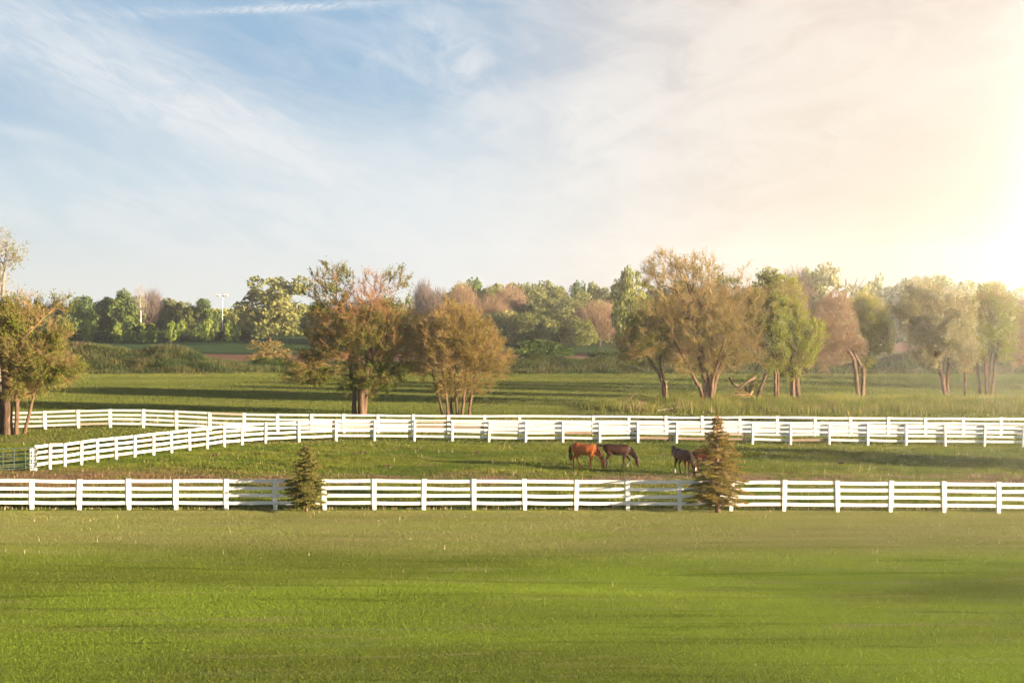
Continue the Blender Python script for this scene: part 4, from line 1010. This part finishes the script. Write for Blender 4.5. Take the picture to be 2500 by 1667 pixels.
    tag(link_mesh("distant_wood", np_mesh("distant_wood", v, [f], tint=rng.rand(n)), LF['mid']), "distant low wood closing the view behind the far trees", "wood", kind='stuff')
    # birch with a white stem among the far left trees
    b = at(343, 831); root = empty("birch_tree", onground(*b)); tag(root, "thin pale tree with a bare white stem in the far left tree line", "tree", "trees of the far left tree line")
    s = F/b[1]; H = (831-702)/s; rng = np.random.RandomState(77)
    tubes_obj("trunk", [tube_np([(0, 0, 0), (0.1, 0, H*0.5), (-0.2, 0, H*0.95)], [0.24, 0.17, 0.06], 7)], plain_mat("birch_bark", (0.78, 0.72, 0.66), (0.60, 0.52, 0.46)), root)
    vv, ff = twig_dome(rng, [(0, 0, H*0.80, 2.4, 2.4, H*0.22), (0.5, 0, H*0.6, 2.0, 2.0, H*0.2)], 330, 1.5, 0.028); link_mesh("crown", np_mesh("crown", vv, ff), T_PALE, root)
build_far_trees()

# trees that stand out of the picture on the right and throw the long shadows over lawn and paddock
def build_shadow_trees():
    rows = [(90, 57, 13, 9, 'dark', "tall leafy tree off to the right beside the paddock"), (66, 94, 11, 8, 'mid', "leafy tree off to the right just beyond the back fence"),
            (117, 2.5, 18.5, 13, 'sparse', "tall bare tree far off to the right of the front lawn"),
            (88, 150, 14, 10, 'mid', "tallest leafy tree off to the right in the field edge row"), (101, 160, 12, 9, 'dark', "dark leafy tree off to the right in the field edge row")]
    for k, (x, y, H, W, kd, lab) in enumerate(rows):
        var = f"{kd}/{k % 2}"
        if var not in KINDS: make_kind(var, 300+k)
        r = empty("yard_tree", onground(x, y)); r.scale = (W, W, H); r.rotation_euler = (0, 0, k)
        tag(r, lab, "tree", "trees off to the right")
        for nm, me in (("trunk", KINDS[var][0]), ("crown", KINDS[var][1])):
            o = bpy.data.objects.new(nm, me); COL.objects.link(o); o.parent = r
build_shadow_trees()

# ------------------------------------------------------------------ spruces
def build_spruce(label, base, H, prof, seed, cones=0, leader=0.35, needles=None):
    rng = np.random.RandomState(seed); root = empty("spruce_tree", onground(*base)); tag(root, label, "spruce", "young spruces before the front fence")
    pz, pr = np.array([p[0] for p in prof]), np.array([p[1] for p in prof])
    tubes_obj("trunk", [tube_np([(0, 0, -0.1), (0.01, 0, 0.2*H), (-0.02, 0.01, 0.6*H), (0, 0, H)], [0.105*H/4, 0.085*H/4, 0.05*H/4, 0.008], 8)], B_SPR, root)
    wood, nd_c, nd_d = [], [], []
    z = 0.10*H; tier = 0
    while z < H-leader:
        r = np.interp(z, pz, pr); nb = int(rng.randint(7, 12)); a0 = rng.rand()*math.tau
        for k in range(nb):
            a = a0 + math.tau*k/nb + rng.randn()*0.18; L = r*(0.5+0.65*rng.rand()); 
            if L < 0.06: continue
            zz = z + rng.randn()*0.05; hd = np.array([math.cos(a), math.sin(a), 0])
            rise = 0.10 if z > 0.5*H else 0.0
            c = lambda t: np.array([0, 0, zz]) + hd*L*t + np.array([0, 0, L*(rise*t + 0.06*math.sin(t*3) - 0.30*t*t*(1-z/H) + 0.16*t**4)])
            path = np.array([c(t) for t in np.linspace(0, 1, 6)]); wood.append(tube_np(path, np.linspace(0.016, 0.004, 6)*H/4, 4, False))
            side = np.array([-hd[1], hd[0], 0]); m = max(4, int(L/0.055))
            for q in range(m):
                t = 0.12+0.88*(q+0.5*rng.rand())/m; p = c(t); sg = 1 if q % 2 else -1
                d = unit(hd*0.75 + side*sg*(0.75) + np.array([0, 0, 0.10*rng.randn()-0.08])); l = (0.10+0.30*L*(1-t)**0.8)*(0.7+0.6*rng.rand())
                nn = max(5, int(l/0.011))
                tt = rng.rand(nn, 1); nd_c.append(p+d*l*tt); nd_d.append(np.repeat(d[None], nn, 0))
            nn = max(10, int(L/0.006)); tt = 0.15+0.87*rng.rand(nn)
            pp = np.stack([np.interp(tt, np.linspace(0, 1, 6), path[:, i]) for i in range(3)], 1); nd_c.append(pp); nd_d.append(np.repeat(hd[None], nn, 0))
        z += (0.20*H/4)*(1.0-0.45*z/H)*(0.8+0.4*rng.rand()); tier += 1
    nn = int(220*leader/0.35); tt = rng.rand(nn); nd_c.append(np.stack([0.01*rng.randn(nn), 0.01*rng.randn(nn), H-leader+leader*tt], 1)); nd_d.append(np.repeat(np.array([[0, 0, 1.]]), nn, 0))
    c = np.concatenate(nd_c); d = np.concatenate(nd_d); n = len(c)
    o = unit(0.55*d + 0.75*unit(rng.randn(n, 3)) + np.array([0, 0, 0.12])); ln = 0.055*(0.7+0.6*rng.rand(n, 1)); wd = unit(np.cross(o, rng.randn(n, 3)))*0.011
    v = np.stack([c-wd, c+wd, c+o*ln+wd*0.5, c+o*ln-wd*0.5], 1).reshape(-1, 3)
    t = np.clip(0.6*vnoise(c[:, 0]*3+c[:, 1]*2, c[:, 2]*3, 1.0)+0.4*rng.rand(n), 0, 1)
    link_mesh("needles", np_mesh("needles", v, [np.arange(4*n).reshape(-1, 4)], tint=t), needles or M_NEED, root)
    tubes_obj("branches", wood, B_SPR, root)
    if cones:
        cm = None
        for _ in range(cones):
            a = rng.rand()*math.tau; zz = H*(0.74+0.20*rng.rand()); r = np.interp(zz, pz, pr)*(0.5+0.5*rng.rand())
            if cm is None:
                cm = np_mesh("cone", *join([tube_np([(0, 0, 0), (0, 0, -0.035), (0, 0, -0.085), (0, 0, -0.115)], [0.010, 0.024, 0.020, 0.006], 6)]), smooth=True); cm.materials.append(plain_mat("spruce_cone", (0.26, 0.13, 0.06), (0.36, 0.20, 0.10)))
            o = bpy.data.objects.new("cone", cm); COL.objects.link(o); o.parent = root; o.location = (math.cos(a)*r, math.sin(a)*r, zz)
B_SPR = bark_mat("spruce_bark", (0.15, 0.09, 0.06), (0.30, 0.19, 0.13), 14)
M_NEED = leaf_mat("spruce_needles", [(0.137, 0.131, 0.034), (0.429, 0.306, 0.096), (0.520, 0.300, 0.108)], 0.25)
build_spruce("taller brown green spruce with cones at its top, before the fence on the right", at(1752, 1252.5), 4.60,
             [(0.3, 1.40), (0.5, 1.62), (0.9, 1.56), (1.3, 1.38), (1.8, 1.30), (2.3, 1.22), (2.7, 0.92), (3.1, 0.70), (3.35, 0.55), (3.5, 0.28), (4.1, 0.24), (4.3, 0.12), (4.6, 0.02)], 51, 70, 0.42)
build_spruce("shorter dense dark green spruce before the fence left of centre", at(748, 1249.5), 3.00,
             [(0.2, 0.75), (0.4, 0.98), (0.8, 1.0), (1.2, 0.95), (1.6, 0.76), (1.9, 0.66), (2.3, 0.46), (2.6, 0.30), (2.8, 0.16), (3.0, 0.02)], 52, 0, 0.16, leaf_mat("green_spruce_needles", [(0.090, 0.110, 0.030), (0.300, 0.270, 0.085), (0.38, 0.26, 0.10)], 0.25))

# ------------------------------------------------------------------ horses
def loft(path, rad, n=14):
    """closed tube; rad = (across, in the path's own upright plane)"""
    path = np.asarray(path, float); k = len(path); d = np.empty_like(path); d[1:-1] = path[2:]-path[:-2]; d[0] = path[1]-path[0]; d[-1] = path[-1]-path[-2]; d = unit(d)
    side = np.tile(np.array([[0, 1., 0]]), (k, 1)); side = unit(side-(side*d).sum(1, keepdims=True)*d); up = np.cross(d, side)
    an = np.arange(n)*math.tau/n; rad = np.asarray(rad, float)
    v = path[:, None] + np.cos(an)[None, :, None]*side[:, None]*rad[:, 0][:, None, None] + np.sin(an)[None, :, None]*up[:, None]*rad[:, 1][:, None, None]
    i = np.arange(k-1)[:, None]*n; j = np.arange(n)[None]; j2 = (j+1) % n
    f = np.stack([i+j, i+j2, i+n+j2, i+n+j], -1).reshape(-1, 4); v = v.reshape(-1, 3)
    v = np.concatenate([v, path[:1], path[-1:]]); c0, c1 = len(v)-2, len(v)-1
    t = np.concatenate([np.stack([j2[0], j[0], np.full(n, c0)], -1), np.stack([(k-1)*n+j[0], (k-1)*n+j2[0], np.full(n, c1)], -1)])
    return v, [f, t]
def rot2(p, piv, deg):
    c, s = math.cos(R(deg)), math.sin(R(deg)); x, z = p[0]-piv[0], p[1]-piv[1]; return (piv[0]+c*x-s*z, piv[1]+s*x+c*z)
def coat_mat(name, rough=0.5):
    m, N = new_mat(name); a = N.n.new('ShaderNodeVertexColor'); a.layer_name = 'coat'
    tc = N.n.new('ShaderNodeTexCoord'); n = N.noise(tc.outputs['Object'], 7, 4, 0.6)
    c = N.mix(1.0, a.outputs[0], N.mix(n, (0.8, 0.8, 0.8), (1.2, 1.2, 1.2)), 'MULTIPLY')
    finish(N, principled(N, c, rough, 0.22)); return m
M_COAT = coat_mat("horse_coat")
M_HAIR_K = plain_mat("black_horsehair", (0.012, 0.009, 0.008), (0.03, 0.02, 0.015), 0.6, 20)
M_HAIR_B = plain_mat("brown_horsehair", (0.05, 0.02, 0.01), (0.09, 0.04, 0.02), 0.6, 20)
M_EYE = plain_mat("horse_eye", (0.008, 0.006, 0.005), (0.012, 0.009, 0.008), 0.15, 5, 0.6)
M_HOOF = plain_mat("hoof_horn", (0.06, 0.045, 0.035), (0.16, 0.11, 0.08), 0.5, 20)
def build_horse(label, px, py, yaw, coat, points, hair, legs, tail, scale=1.0, socks=(), blaze=False, head_turn=0.0, name="horse"):
    """legs: four (foot x, knee shift, lift) for near/far hind, near/far fore; faces local +x, near side is -y"""
    x, y = at(px, py); root = empty(name, onground(x, y), R(yaw)); root.scale = (scale,)*3; tag(root, label, 'horse', "horses grazing in the paddock")
    S = []
    S.append(loft([(-1.03, 0, 1.14), (-0.98, 0, 1.15), (-0.86, 0, 1.155), (-0.68, 0, 1.13), (-0.48, 0, 1.09), (-0.25, 0, 1.055), (0.0, 0, 1.055), (0.2, 0, 1.07), (0.36, 0, 1.06), (0.48, 0, 1.02), (0.55, 0, 0.99)],
                  [(0.06, 0.07), (0.15, 0.17), (0.235, 0.25), (0.275, 0.295), (0.275, 0.30), (0.30, 0.325), (0.29, 0.325), (0.24, 0.325), (0.20, 0.29), (0.15, 0.21), (0.06, 0.10)]))
    ht = head_turn
    nk = [(0.22, 0, 1.14), (0.40, ht*0.02, 1.06), (0.56, ht*0.08, 0.95), (0.70, ht*0.2, 0.80), (0.81, ht*0.33, 0.66), (0.87, ht*0.4, 0.57)]
    S.append(loft(nk, [(0.13, 0.22), (0.125, 0.25), (0.105, 0.205), (0.09, 0.16), (0.08, 0.135), (0.07, 0.11)]))
    hd = [(0.82, ht*0.38, 0.66), (0.87, ht*0.42, 0.58), (0.905, ht*0.46, 0.47), (0.935, ht*0.5, 0.33), (0.955, ht*0.53, 0.20), (0.97, ht*0.55, 0.10), (0.975, ht*0.56, 0.04)]
    S.append(loft(hd, [(0.06, 0.06), (0.085, 0.12), (0.095, 0.145), (0.078, 0.115), (0.060, 0.078), (0.058, 0.072), (0.045, 0.05)]))
    for sg in (-1, 1):
        S.append(loft([(0.80, ht*0.38+sg*0.055, 0.66), (0.80, ht*0.38+sg*0.075, 0.73), (0.80, ht*0.38+sg*0.085, 0.80)], [(0.028, 0.035), (0.030, 0.036), (0.006, 0.008)], 8))
    feet = []
    for i, (fx, kx, lift) in enumerate(legs):
        sy = (-0.145 if i % 2 == 0 else 0.145); sy2 = sy*0.85
        if i < 2:
            hip = (-0.76, 1.06); st = (-0.64+kx*0.4, 0.84); gk = (-0.73+kx*0.7, 0.68); hk = (-0.84+kx, 0.53); ft = (fx, 0.13); cn = ((hk[0]+ft[0])/2+0.005, 0.32); hf = (fx+0.05, 0.0)
            pts = [(hip, (0.12, 0.20)), (st, (0.105, 0.165)), (gk, (0.072, 0.095)), (hk, (0.046, 0.066)), (cn, (0.034, 0.042)), (ft, (0.040, 0.046)), ((fx+0.03, 0.06), (0.035, 0.038)), ((hf[0], 0.035), (0.05, 0.055)), ((hf[0]+0.01, -0.005), (0.055, 0.062))]
        else:
            top = (0.27, 1.0); el = (0.19, 0.74); kn = (0.21+kx, 0.44); ft = (fx, 0.12); cn = ((kn[0]+ft[0])/2, 0.27)
            pts = [(top, (0.09, 0.15)), (el, (0.08, 0.11)), ((el[0]*0.5+kn[0]*0.5, 0.58), (0.055, 0.07)), (kn, (0.046, 0.052)), (cn, (0.032, 0.036)), (ft, (0.038, 0.042)), ((fx+0.03, 0.06), (0.033, 0.036)), ((fx+0.05, 0.035), (0.046, 0.052)), ((fx+0.06, -0.005), (0.052, 0.060))]
            if lift:      # bent fore leg: forearm forward, cannon folded back
                kn = (0.50, 0.50); pts = [(top, (0.09, 0.15)), ((0.24, 0.76), (0.08, 0.11)), ((0.38, 0.62), (0.055, 0.07)), (kn, (0.046, 0.052)), ((0.48, 0.36), (0.032, 0.036)), ((0.43, 0.22), (0.038, 0.042)), ((0.39, 0.16), (0.034, 0.036)), ((0.36, 0.11), (0.045, 0.05)), ((0.34, 0.07), (0.05, 0.05))]
        S.append(loft([(p[0][0], sy if q < 2 else sy2, p[0][1]) for q, p in enumerate(pts)], [p[1] for p in pts], 12))
        feet.append((pts[-1][0][0], sy2, pts[-1][0][1], pts[5][0]))
    v, f = join(S); me = np_mesh("body", v, f); ob = link_mesh("body", me, None)
    rm = ob.modifiers.new("r", 'REMESH'); rm.mode = 'VOXEL'; rm.voxel_size = 0.017; rm.use_smooth_shade = True
    sm = ob.modifiers.new("s", 'SMOOTH'); sm.factor = 0.5; sm.iterations = 5
    dg = bpy.context.evaluated_depsgraph_get(); m2 = bpy.data.meshes.new_from_object(ob.evaluated_get(dg)); bpy.data.objects.remove(ob); m2.name = "body"
    co = np.zeros(len(m2.vertices)*3); m2.vertices.foreach_get('co', co); co = co.reshape(-1, 3); n = len(co)
    c = np.tile(np.array(coat), (n, 1)); dk = np.array(points)
    w = (1-sstep(0.30, 0.62, co[:, 2]))*(co[:, 0] < 0.68); c = c*(1-w[:, None])+dk*w[:, None]
    w = sstep(1.22, 1.40, co[:, 2])*0.5; c = c*(1-w[:, None])+dk*w[:, None]
    hw = (1-sstep(0.03, 0.16, co[:, 2]))*(co[:, 0] > 0.8)*0.8; c = c*(1-hw[:, None])+np.array([0.02, 0.015, 0.013])*hw[:, None]
    for i in socks:
        fx, fy, fz, ft = feet[i]; d = np.sqrt((co[:, 0]-ft[0])**2+(co[:, 1]-fy)**2+(co[:, 2]-ft[1])**2); d2 = np.sqrt((co[:, 0]-fx)**2+(co[:, 1]-fy)**2+(co[:, 2]-fz)**2)
        k = np.minimum(d, d2) < 0.145; c[k] = (0.70, 0.62, 0.55)
    for i, (fx, fy, fz, ft) in enumerate(feet):
        d2 = np.sqrt((co[:, 0]-fx)**2+(co[:, 1]-fy)**2+(co[:, 2]-fz)**2); k = d2 < 0.075; c[k] = (0.09, 0.065, 0.05) if i not in socks else (0.40, 0.30, 0.25)
    if blaze:
        k = (np.abs(co[:, 1]-ht*0.47) < 0.025) & (co[:, 0] > 0.98) & (co[:, 2] > 0.32) & (co[:, 2] < 0.50); c[k] = (0.7, 0.64, 0.58)
    ca = m2.color_attributes.new('coat', 'FLOAT_COLOR', 'POINT'); ca.data.foreach_set('color', np.concatenate([c, np.ones((n, 1))], 1).astype(np.float32).ravel())
    for p in m2.polygons: p.use_smooth = True
    link_mesh("body", m2, M_COAT, root)
    for sg in (-1, 1):
        ex = np.array([0.935, ht*0.46+sg*0.080, 0.475]); tubes_obj("eye", [tube_np([ex-np.array([0.016, 0, 0.01]), ex, ex+np.array([0.016, 0, 0.01])], [0.006, 0.020, 0.006], 6)], M_EYE, root)
    # mane: strands lying over the crest
    rng = np.random.RandomState(int(px)); parts = []
    nkp = np.array(nk); cr = np.array([0.22, 0.25, 0.205, 0.16, 0.135, 0.11])
    for _ in range(130):
        t = 0.08+0.92*rng.rand(); i = t*5; a = np.array([np.interp(i, range(6), nkp[:, k]) for k in range(3)]); r_ = np.interp(i, range(6), cr)
        up = unit(np.array([0.62, 0, 0.75])); p0 = a+up*(r_-0.01); s = -1 if rng.rand() < 0.7 else 1
        parts.append(tube_np([p0, p0+np.array([0.03, s*0.07, -0.01]), p0+np.array([0.0, s*(0.115), -0.12-0.07*rng.rand()])], [0.010, 0.009, 0.003], 4))
    for _ in range(14):
        p0 = np.array([0.84, ht*0.40+0.03*rng.randn(), 0.70]); parts.append(tube_np([p0, p0+np.array([0.06, 0, -0.02]), p0+np.array([0.125, 0.01*rng.randn(), -0.14])], [0.009, 0.008, 0.003], 4))
    tubes_obj("mane", parts, hair, root)
    parts = []; tp = np.array(tail, float)
    for _ in range(60):
        j = rng.randn(3)*np.array([0.02, 0.03, 0.02]); pts = [tp[0]+j*0.5]; 
        for q in range(1, len(tp)): pts.append(tp[q]+rng.randn(3)*np.array([0.028, 0.035, 0.028])*(0.6+0.5*q))
        parts.append(tube_np(pts, np.linspace(0.020, 0.004, len(tp)), 4))
    tubes_obj("tail", parts, hair, root)
    return root
T_DOWN = [(-1.02, 0, 1.24), (-1.09, 0, 1.15), (-1.11, 0, 0.95), (-1.08, 0.02, 0.65), (-1.05, 0.03, 0.42)]
build_horse("orange chestnut horse grazing, standing behind the dark horse's tail", 1436, 1144.0, -26, (0.42, 0.105, 0.020), (0.36, 0.085, 0.018), M_HAIR_B,
            [(-0.84, -0.02, 0), (-0.55, 0.10, 0), (0.17, -0.02, 0), (0.02, -0.09, 0)], T_DOWN, 1.02, (), False, -0.25)
build_horse("black brown horse grazing with one white footed foreleg lifted and tail swung out", 1516, 1143.0, -4, (0.036, 0.0105, 0.005), (0.014, 0.007, 0.005), M_HAIR_K,
            [(-0.80, 0.0, 0), (-0.74, 0.03, 0), (0.08, -0.06, 0), (0.3, 0.0, 1)], [(-1.00, 0, 1.28), (-1.12, 0, 1.30), (-1.30, 0.0, 1.27), (-1.50, 0.02, 1.23), (-1.66, 0.02, 1.18)], 1.0, (3,), False, 0.0)
build_horse("dark bay horse with white hind sock grazing towards the camera, left of the taller spruce", 1673, 1159.5, -64, (0.075, 0.016, 0.008), (0.030, 0.010, 0.006), M_HAIR_K,
            [(-0.84, 0.0, 0), (-0.70, 0.04, 0), (0.24, 0.0, 0), (0.12, -0.06, 0)], [(-1.00, 0, 1.30), (-1.10, 0, 1.38), (-1.22, 0.02, 1.42), (-1.28, 0.03, 1.22), (-1.26, 0.03, 0.98)], 1.0, (0,), True, 0.0)
build_horse("brown horse mostly hidden behind the taller spruce", 1738, 1160.5, -12, (0.16, 0.045, 0.018), (0.12, 0.035, 0.014), M_HAIR_B,
            [(-0.82, 0.0, 0), (-0.66, 0.05, 0), (0.22, 0.0, 0), (0.05, -0.06, 0)], T_DOWN, 1.0, (), False, 0.0)

# ------------------------------------------------------------------ small things
def build_small():
    rng = np.random.RandomState(61)
    # floodlight pole far left
    b = at(543, 833); s = F/b[1]; H = (833-721)/s; root = empty("light_pole", onground(*b)); tag(root, "pale floodlight pole with a crossarm of lamps rising over the far left trees", 'light pole')
    mp = plain_mat("pale_pole", (0.62, 0.55, 0.50), (0.72, 0.66, 0.60))
    tubes_obj("pole", [tube_np([(0, 0, 0), (0, 0, H)], [0.17, 0.11], 8)], mp, root)
    W = 26/s; bm = bmesh.new(); box_bm(bm, (0, -0.25, H-0.25), (W/2, 0.09, 0.09)); bm_obj("crossarm", bm, mp, root)
    for q in (-0.46, -0.28, 0.2, 0.36, 0.48):
        bm = bmesh.new(); bmesh.ops.create_cone(bm, cap_ends=True, segments=10, radius1=0.34, radius2=0.18, depth=0.4)
        bmesh.ops.transform(bm, matrix=Matrix.Translation((q*W, -0.45, H+0.05)) @ Matrix.Rotation(R(70), 4, 'X'), verts=bm.verts); bm_obj("lamp", bm, mp, root)
    # dark red wagon
    b = at(602, 831.5); s = F/b[1]; root = empty("farm_wagon", onground(*b)); tag(root, "low dark red wagon with a white panel before the far left saplings", 'wagon')
    dr = plain_mat("dark_red_boards", (0.07, 0.025, 0.025), (0.12, 0.045, 0.04)); W = 33/s; H = 11.5/s
    bm = bmesh.new(); box_bm(bm, (0, 0, H*0.6), (W/2, 0.9, H*0.36)); bm_obj("body", bm, dr, root, bevel=0.03)
    bm = bmesh.new(); box_bm(bm, (0, 0, H*1.0), (W/2+0.1, 1.0, 0.05)); bm_obj("roof", bm, plain_mat("wagon_roof", (0.10, 0.05, 0.05), (0.14, 0.08, 0.07)), root)
    bm = bmesh.new(); box_bm(bm, (W*0.17, -0.915, H*0.58), (W*0.10, 0.012, H*0.30)); bm_obj("panel", bm, plain_mat("white_panel", (0.75, 0.72, 0.68), (0.66, 0.62, 0.58)), root)
    for sx in (-0.36, 0.36):
        for sy in (-0.8, 0.8):
            bm = bmesh.new(); bmesh.ops.create_cone(bm, cap_ends=True, segments=14, radius1=0.36, radius2=0.36, depth=0.16)
            bmesh.ops.transform(bm, matrix=Matrix.Translation((sx*W, sy*1.12, 0.36)) @ Matrix.Rotation(R(90), 4, 'X'), verts=bm.verts); bm_obj("wheel", bm, M_IRON, root)
    # teal tank at the wood's edge
    b = at(1262, 842); s = F/b[1]; root = empty("water_tank", onground(*b)); tag(root, "small teal tank glinting at the foot of the wood", 'tank')
    bm = bmesh.new(); bmesh.ops.create_cone(bm, cap_ends=True, segments=16, radius1=0.75, radius2=0.75, depth=1.6); bmesh.ops.transform(bm, matrix=Matrix.Translation((0, 0, 0.8)), verts=bm.verts)
    teal = plain_mat("teal_plastic", (0.05, 0.22, 0.19), (0.08, 0.28, 0.24), 0.4); bm_obj("barrel", bm, teal, root)
    bm = bmesh.new(); bmesh.ops.create_cone(bm, cap_ends=True, segments=16, radius1=0.76, radius2=0.2, depth=0.3); bmesh.ops.transform(bm, matrix=Matrix.Translation((0, 0, 1.76)), verts=bm.verts); bm_obj("lid", bm, teal, root)
    # weeds climbing the middle fence
    for k, (p, q, n, lab) in enumerate([(1547, 1079, 420, "leafy weed climbing the post right of the black brown horse"), (1638, 1081, 260, "smaller leafy weed at the post beside the dark bay horse")]):
        x, y = at(p, q); y -= 0.0; root = empty("weed_plant", onground(x, y)); tag(root, lab, 'weed', "weeds on the middle fence")
        hgt = 0.95 if k == 0 else 0.6; parts = [tube_np([(0.2*rng.randn()*0.3, 0.1, 0), (0.1*rng.randn(), 0.1, hgt*0.6), (0.2*rng.randn(), 0.1, hgt)], [0.012, 0.008, 0.004], 4) for _ in range(5)]
        tubes_obj("stems", parts, T_BROWN, root)
        c = np.stack([0.17*rng.randn(n), 0.12+0.12*rng.randn(n), hgt*rng.rand(n)**0.8], 1); c[:, 2] = np.abs(c[:, 2])
        v, f = leaf_quads(rng, c, 0.09, 0.7); link_mesh("leaves", np_mesh("leaves", v, [f], tint=rng.rand(n)), LF['bush'], root)
    # droppings on the paddock
    md = plain_mat("dung", (0.06, 0.035, 0.022), (0.12, 0.07, 0.045), 0.9, 10)
    spots = [(z6(1762, 523), "dung heap near the left part of the curving fence"), (z7(895, 510), "dung heap in the paddock right of the shorter spruce"), (z7(955, 497), "small dung heap just behind another one in the paddock"), (z7(1143, 602), "dung heap nearest the front fence in the paddock"),
             (z7(122, 505), "dung heap in the paddock left of the shorter spruce"), (z7(1915, 498), "dung heap in the paddock left of the chestnut horse"), (z8(860, 582), "dung heap in the paddock right of the taller spruce")]
    for (x, y), lab in spots:
        bm = bmesh.new()
        for _ in range(9):
            r = 0.05+0.03*rng.rand(); m = Matrix.Translation((0.11*rng.randn(), 0.09*rng.randn(), r*0.8+0.05*rng.rand())) @ Matrix.Diagonal((r, r, r*0.8, 1))
            bmesh.ops.create_icosphere(bm, subdivisions=1, radius=1.0, matrix=m)
        o = bm_obj("dung_heap", bm, md); o.location = onground(x, y, 0.02); tag(o, lab, 'dung', "dung heaps in the paddock")
build_small()

# ------------------------------------------------------------------ haze
def build_haze():
    m, N = new_mat("thin_evening_haze")
    pv = N.n.new('ShaderNodeVolumePrincipled'); pv.inputs['Color'].default_value = (0.98, 0.95, 0.88, 1); pv.inputs['Density'].default_value = 0.0003; pv.inputs['Anisotropy'].default_value = 0.8
    o = N.n.new('ShaderNodeOutputMaterial'); N.link(pv.outputs[0], o.inputs['Volume'])
    bm = bmesh.new(); box_bm(bm, (0, 230, 13.5), (330, 270, 15.5))
    h = bm_obj("haze", bm, m); tag(h, kind='stuff')
HAZE = True
if HAZE: build_haze()
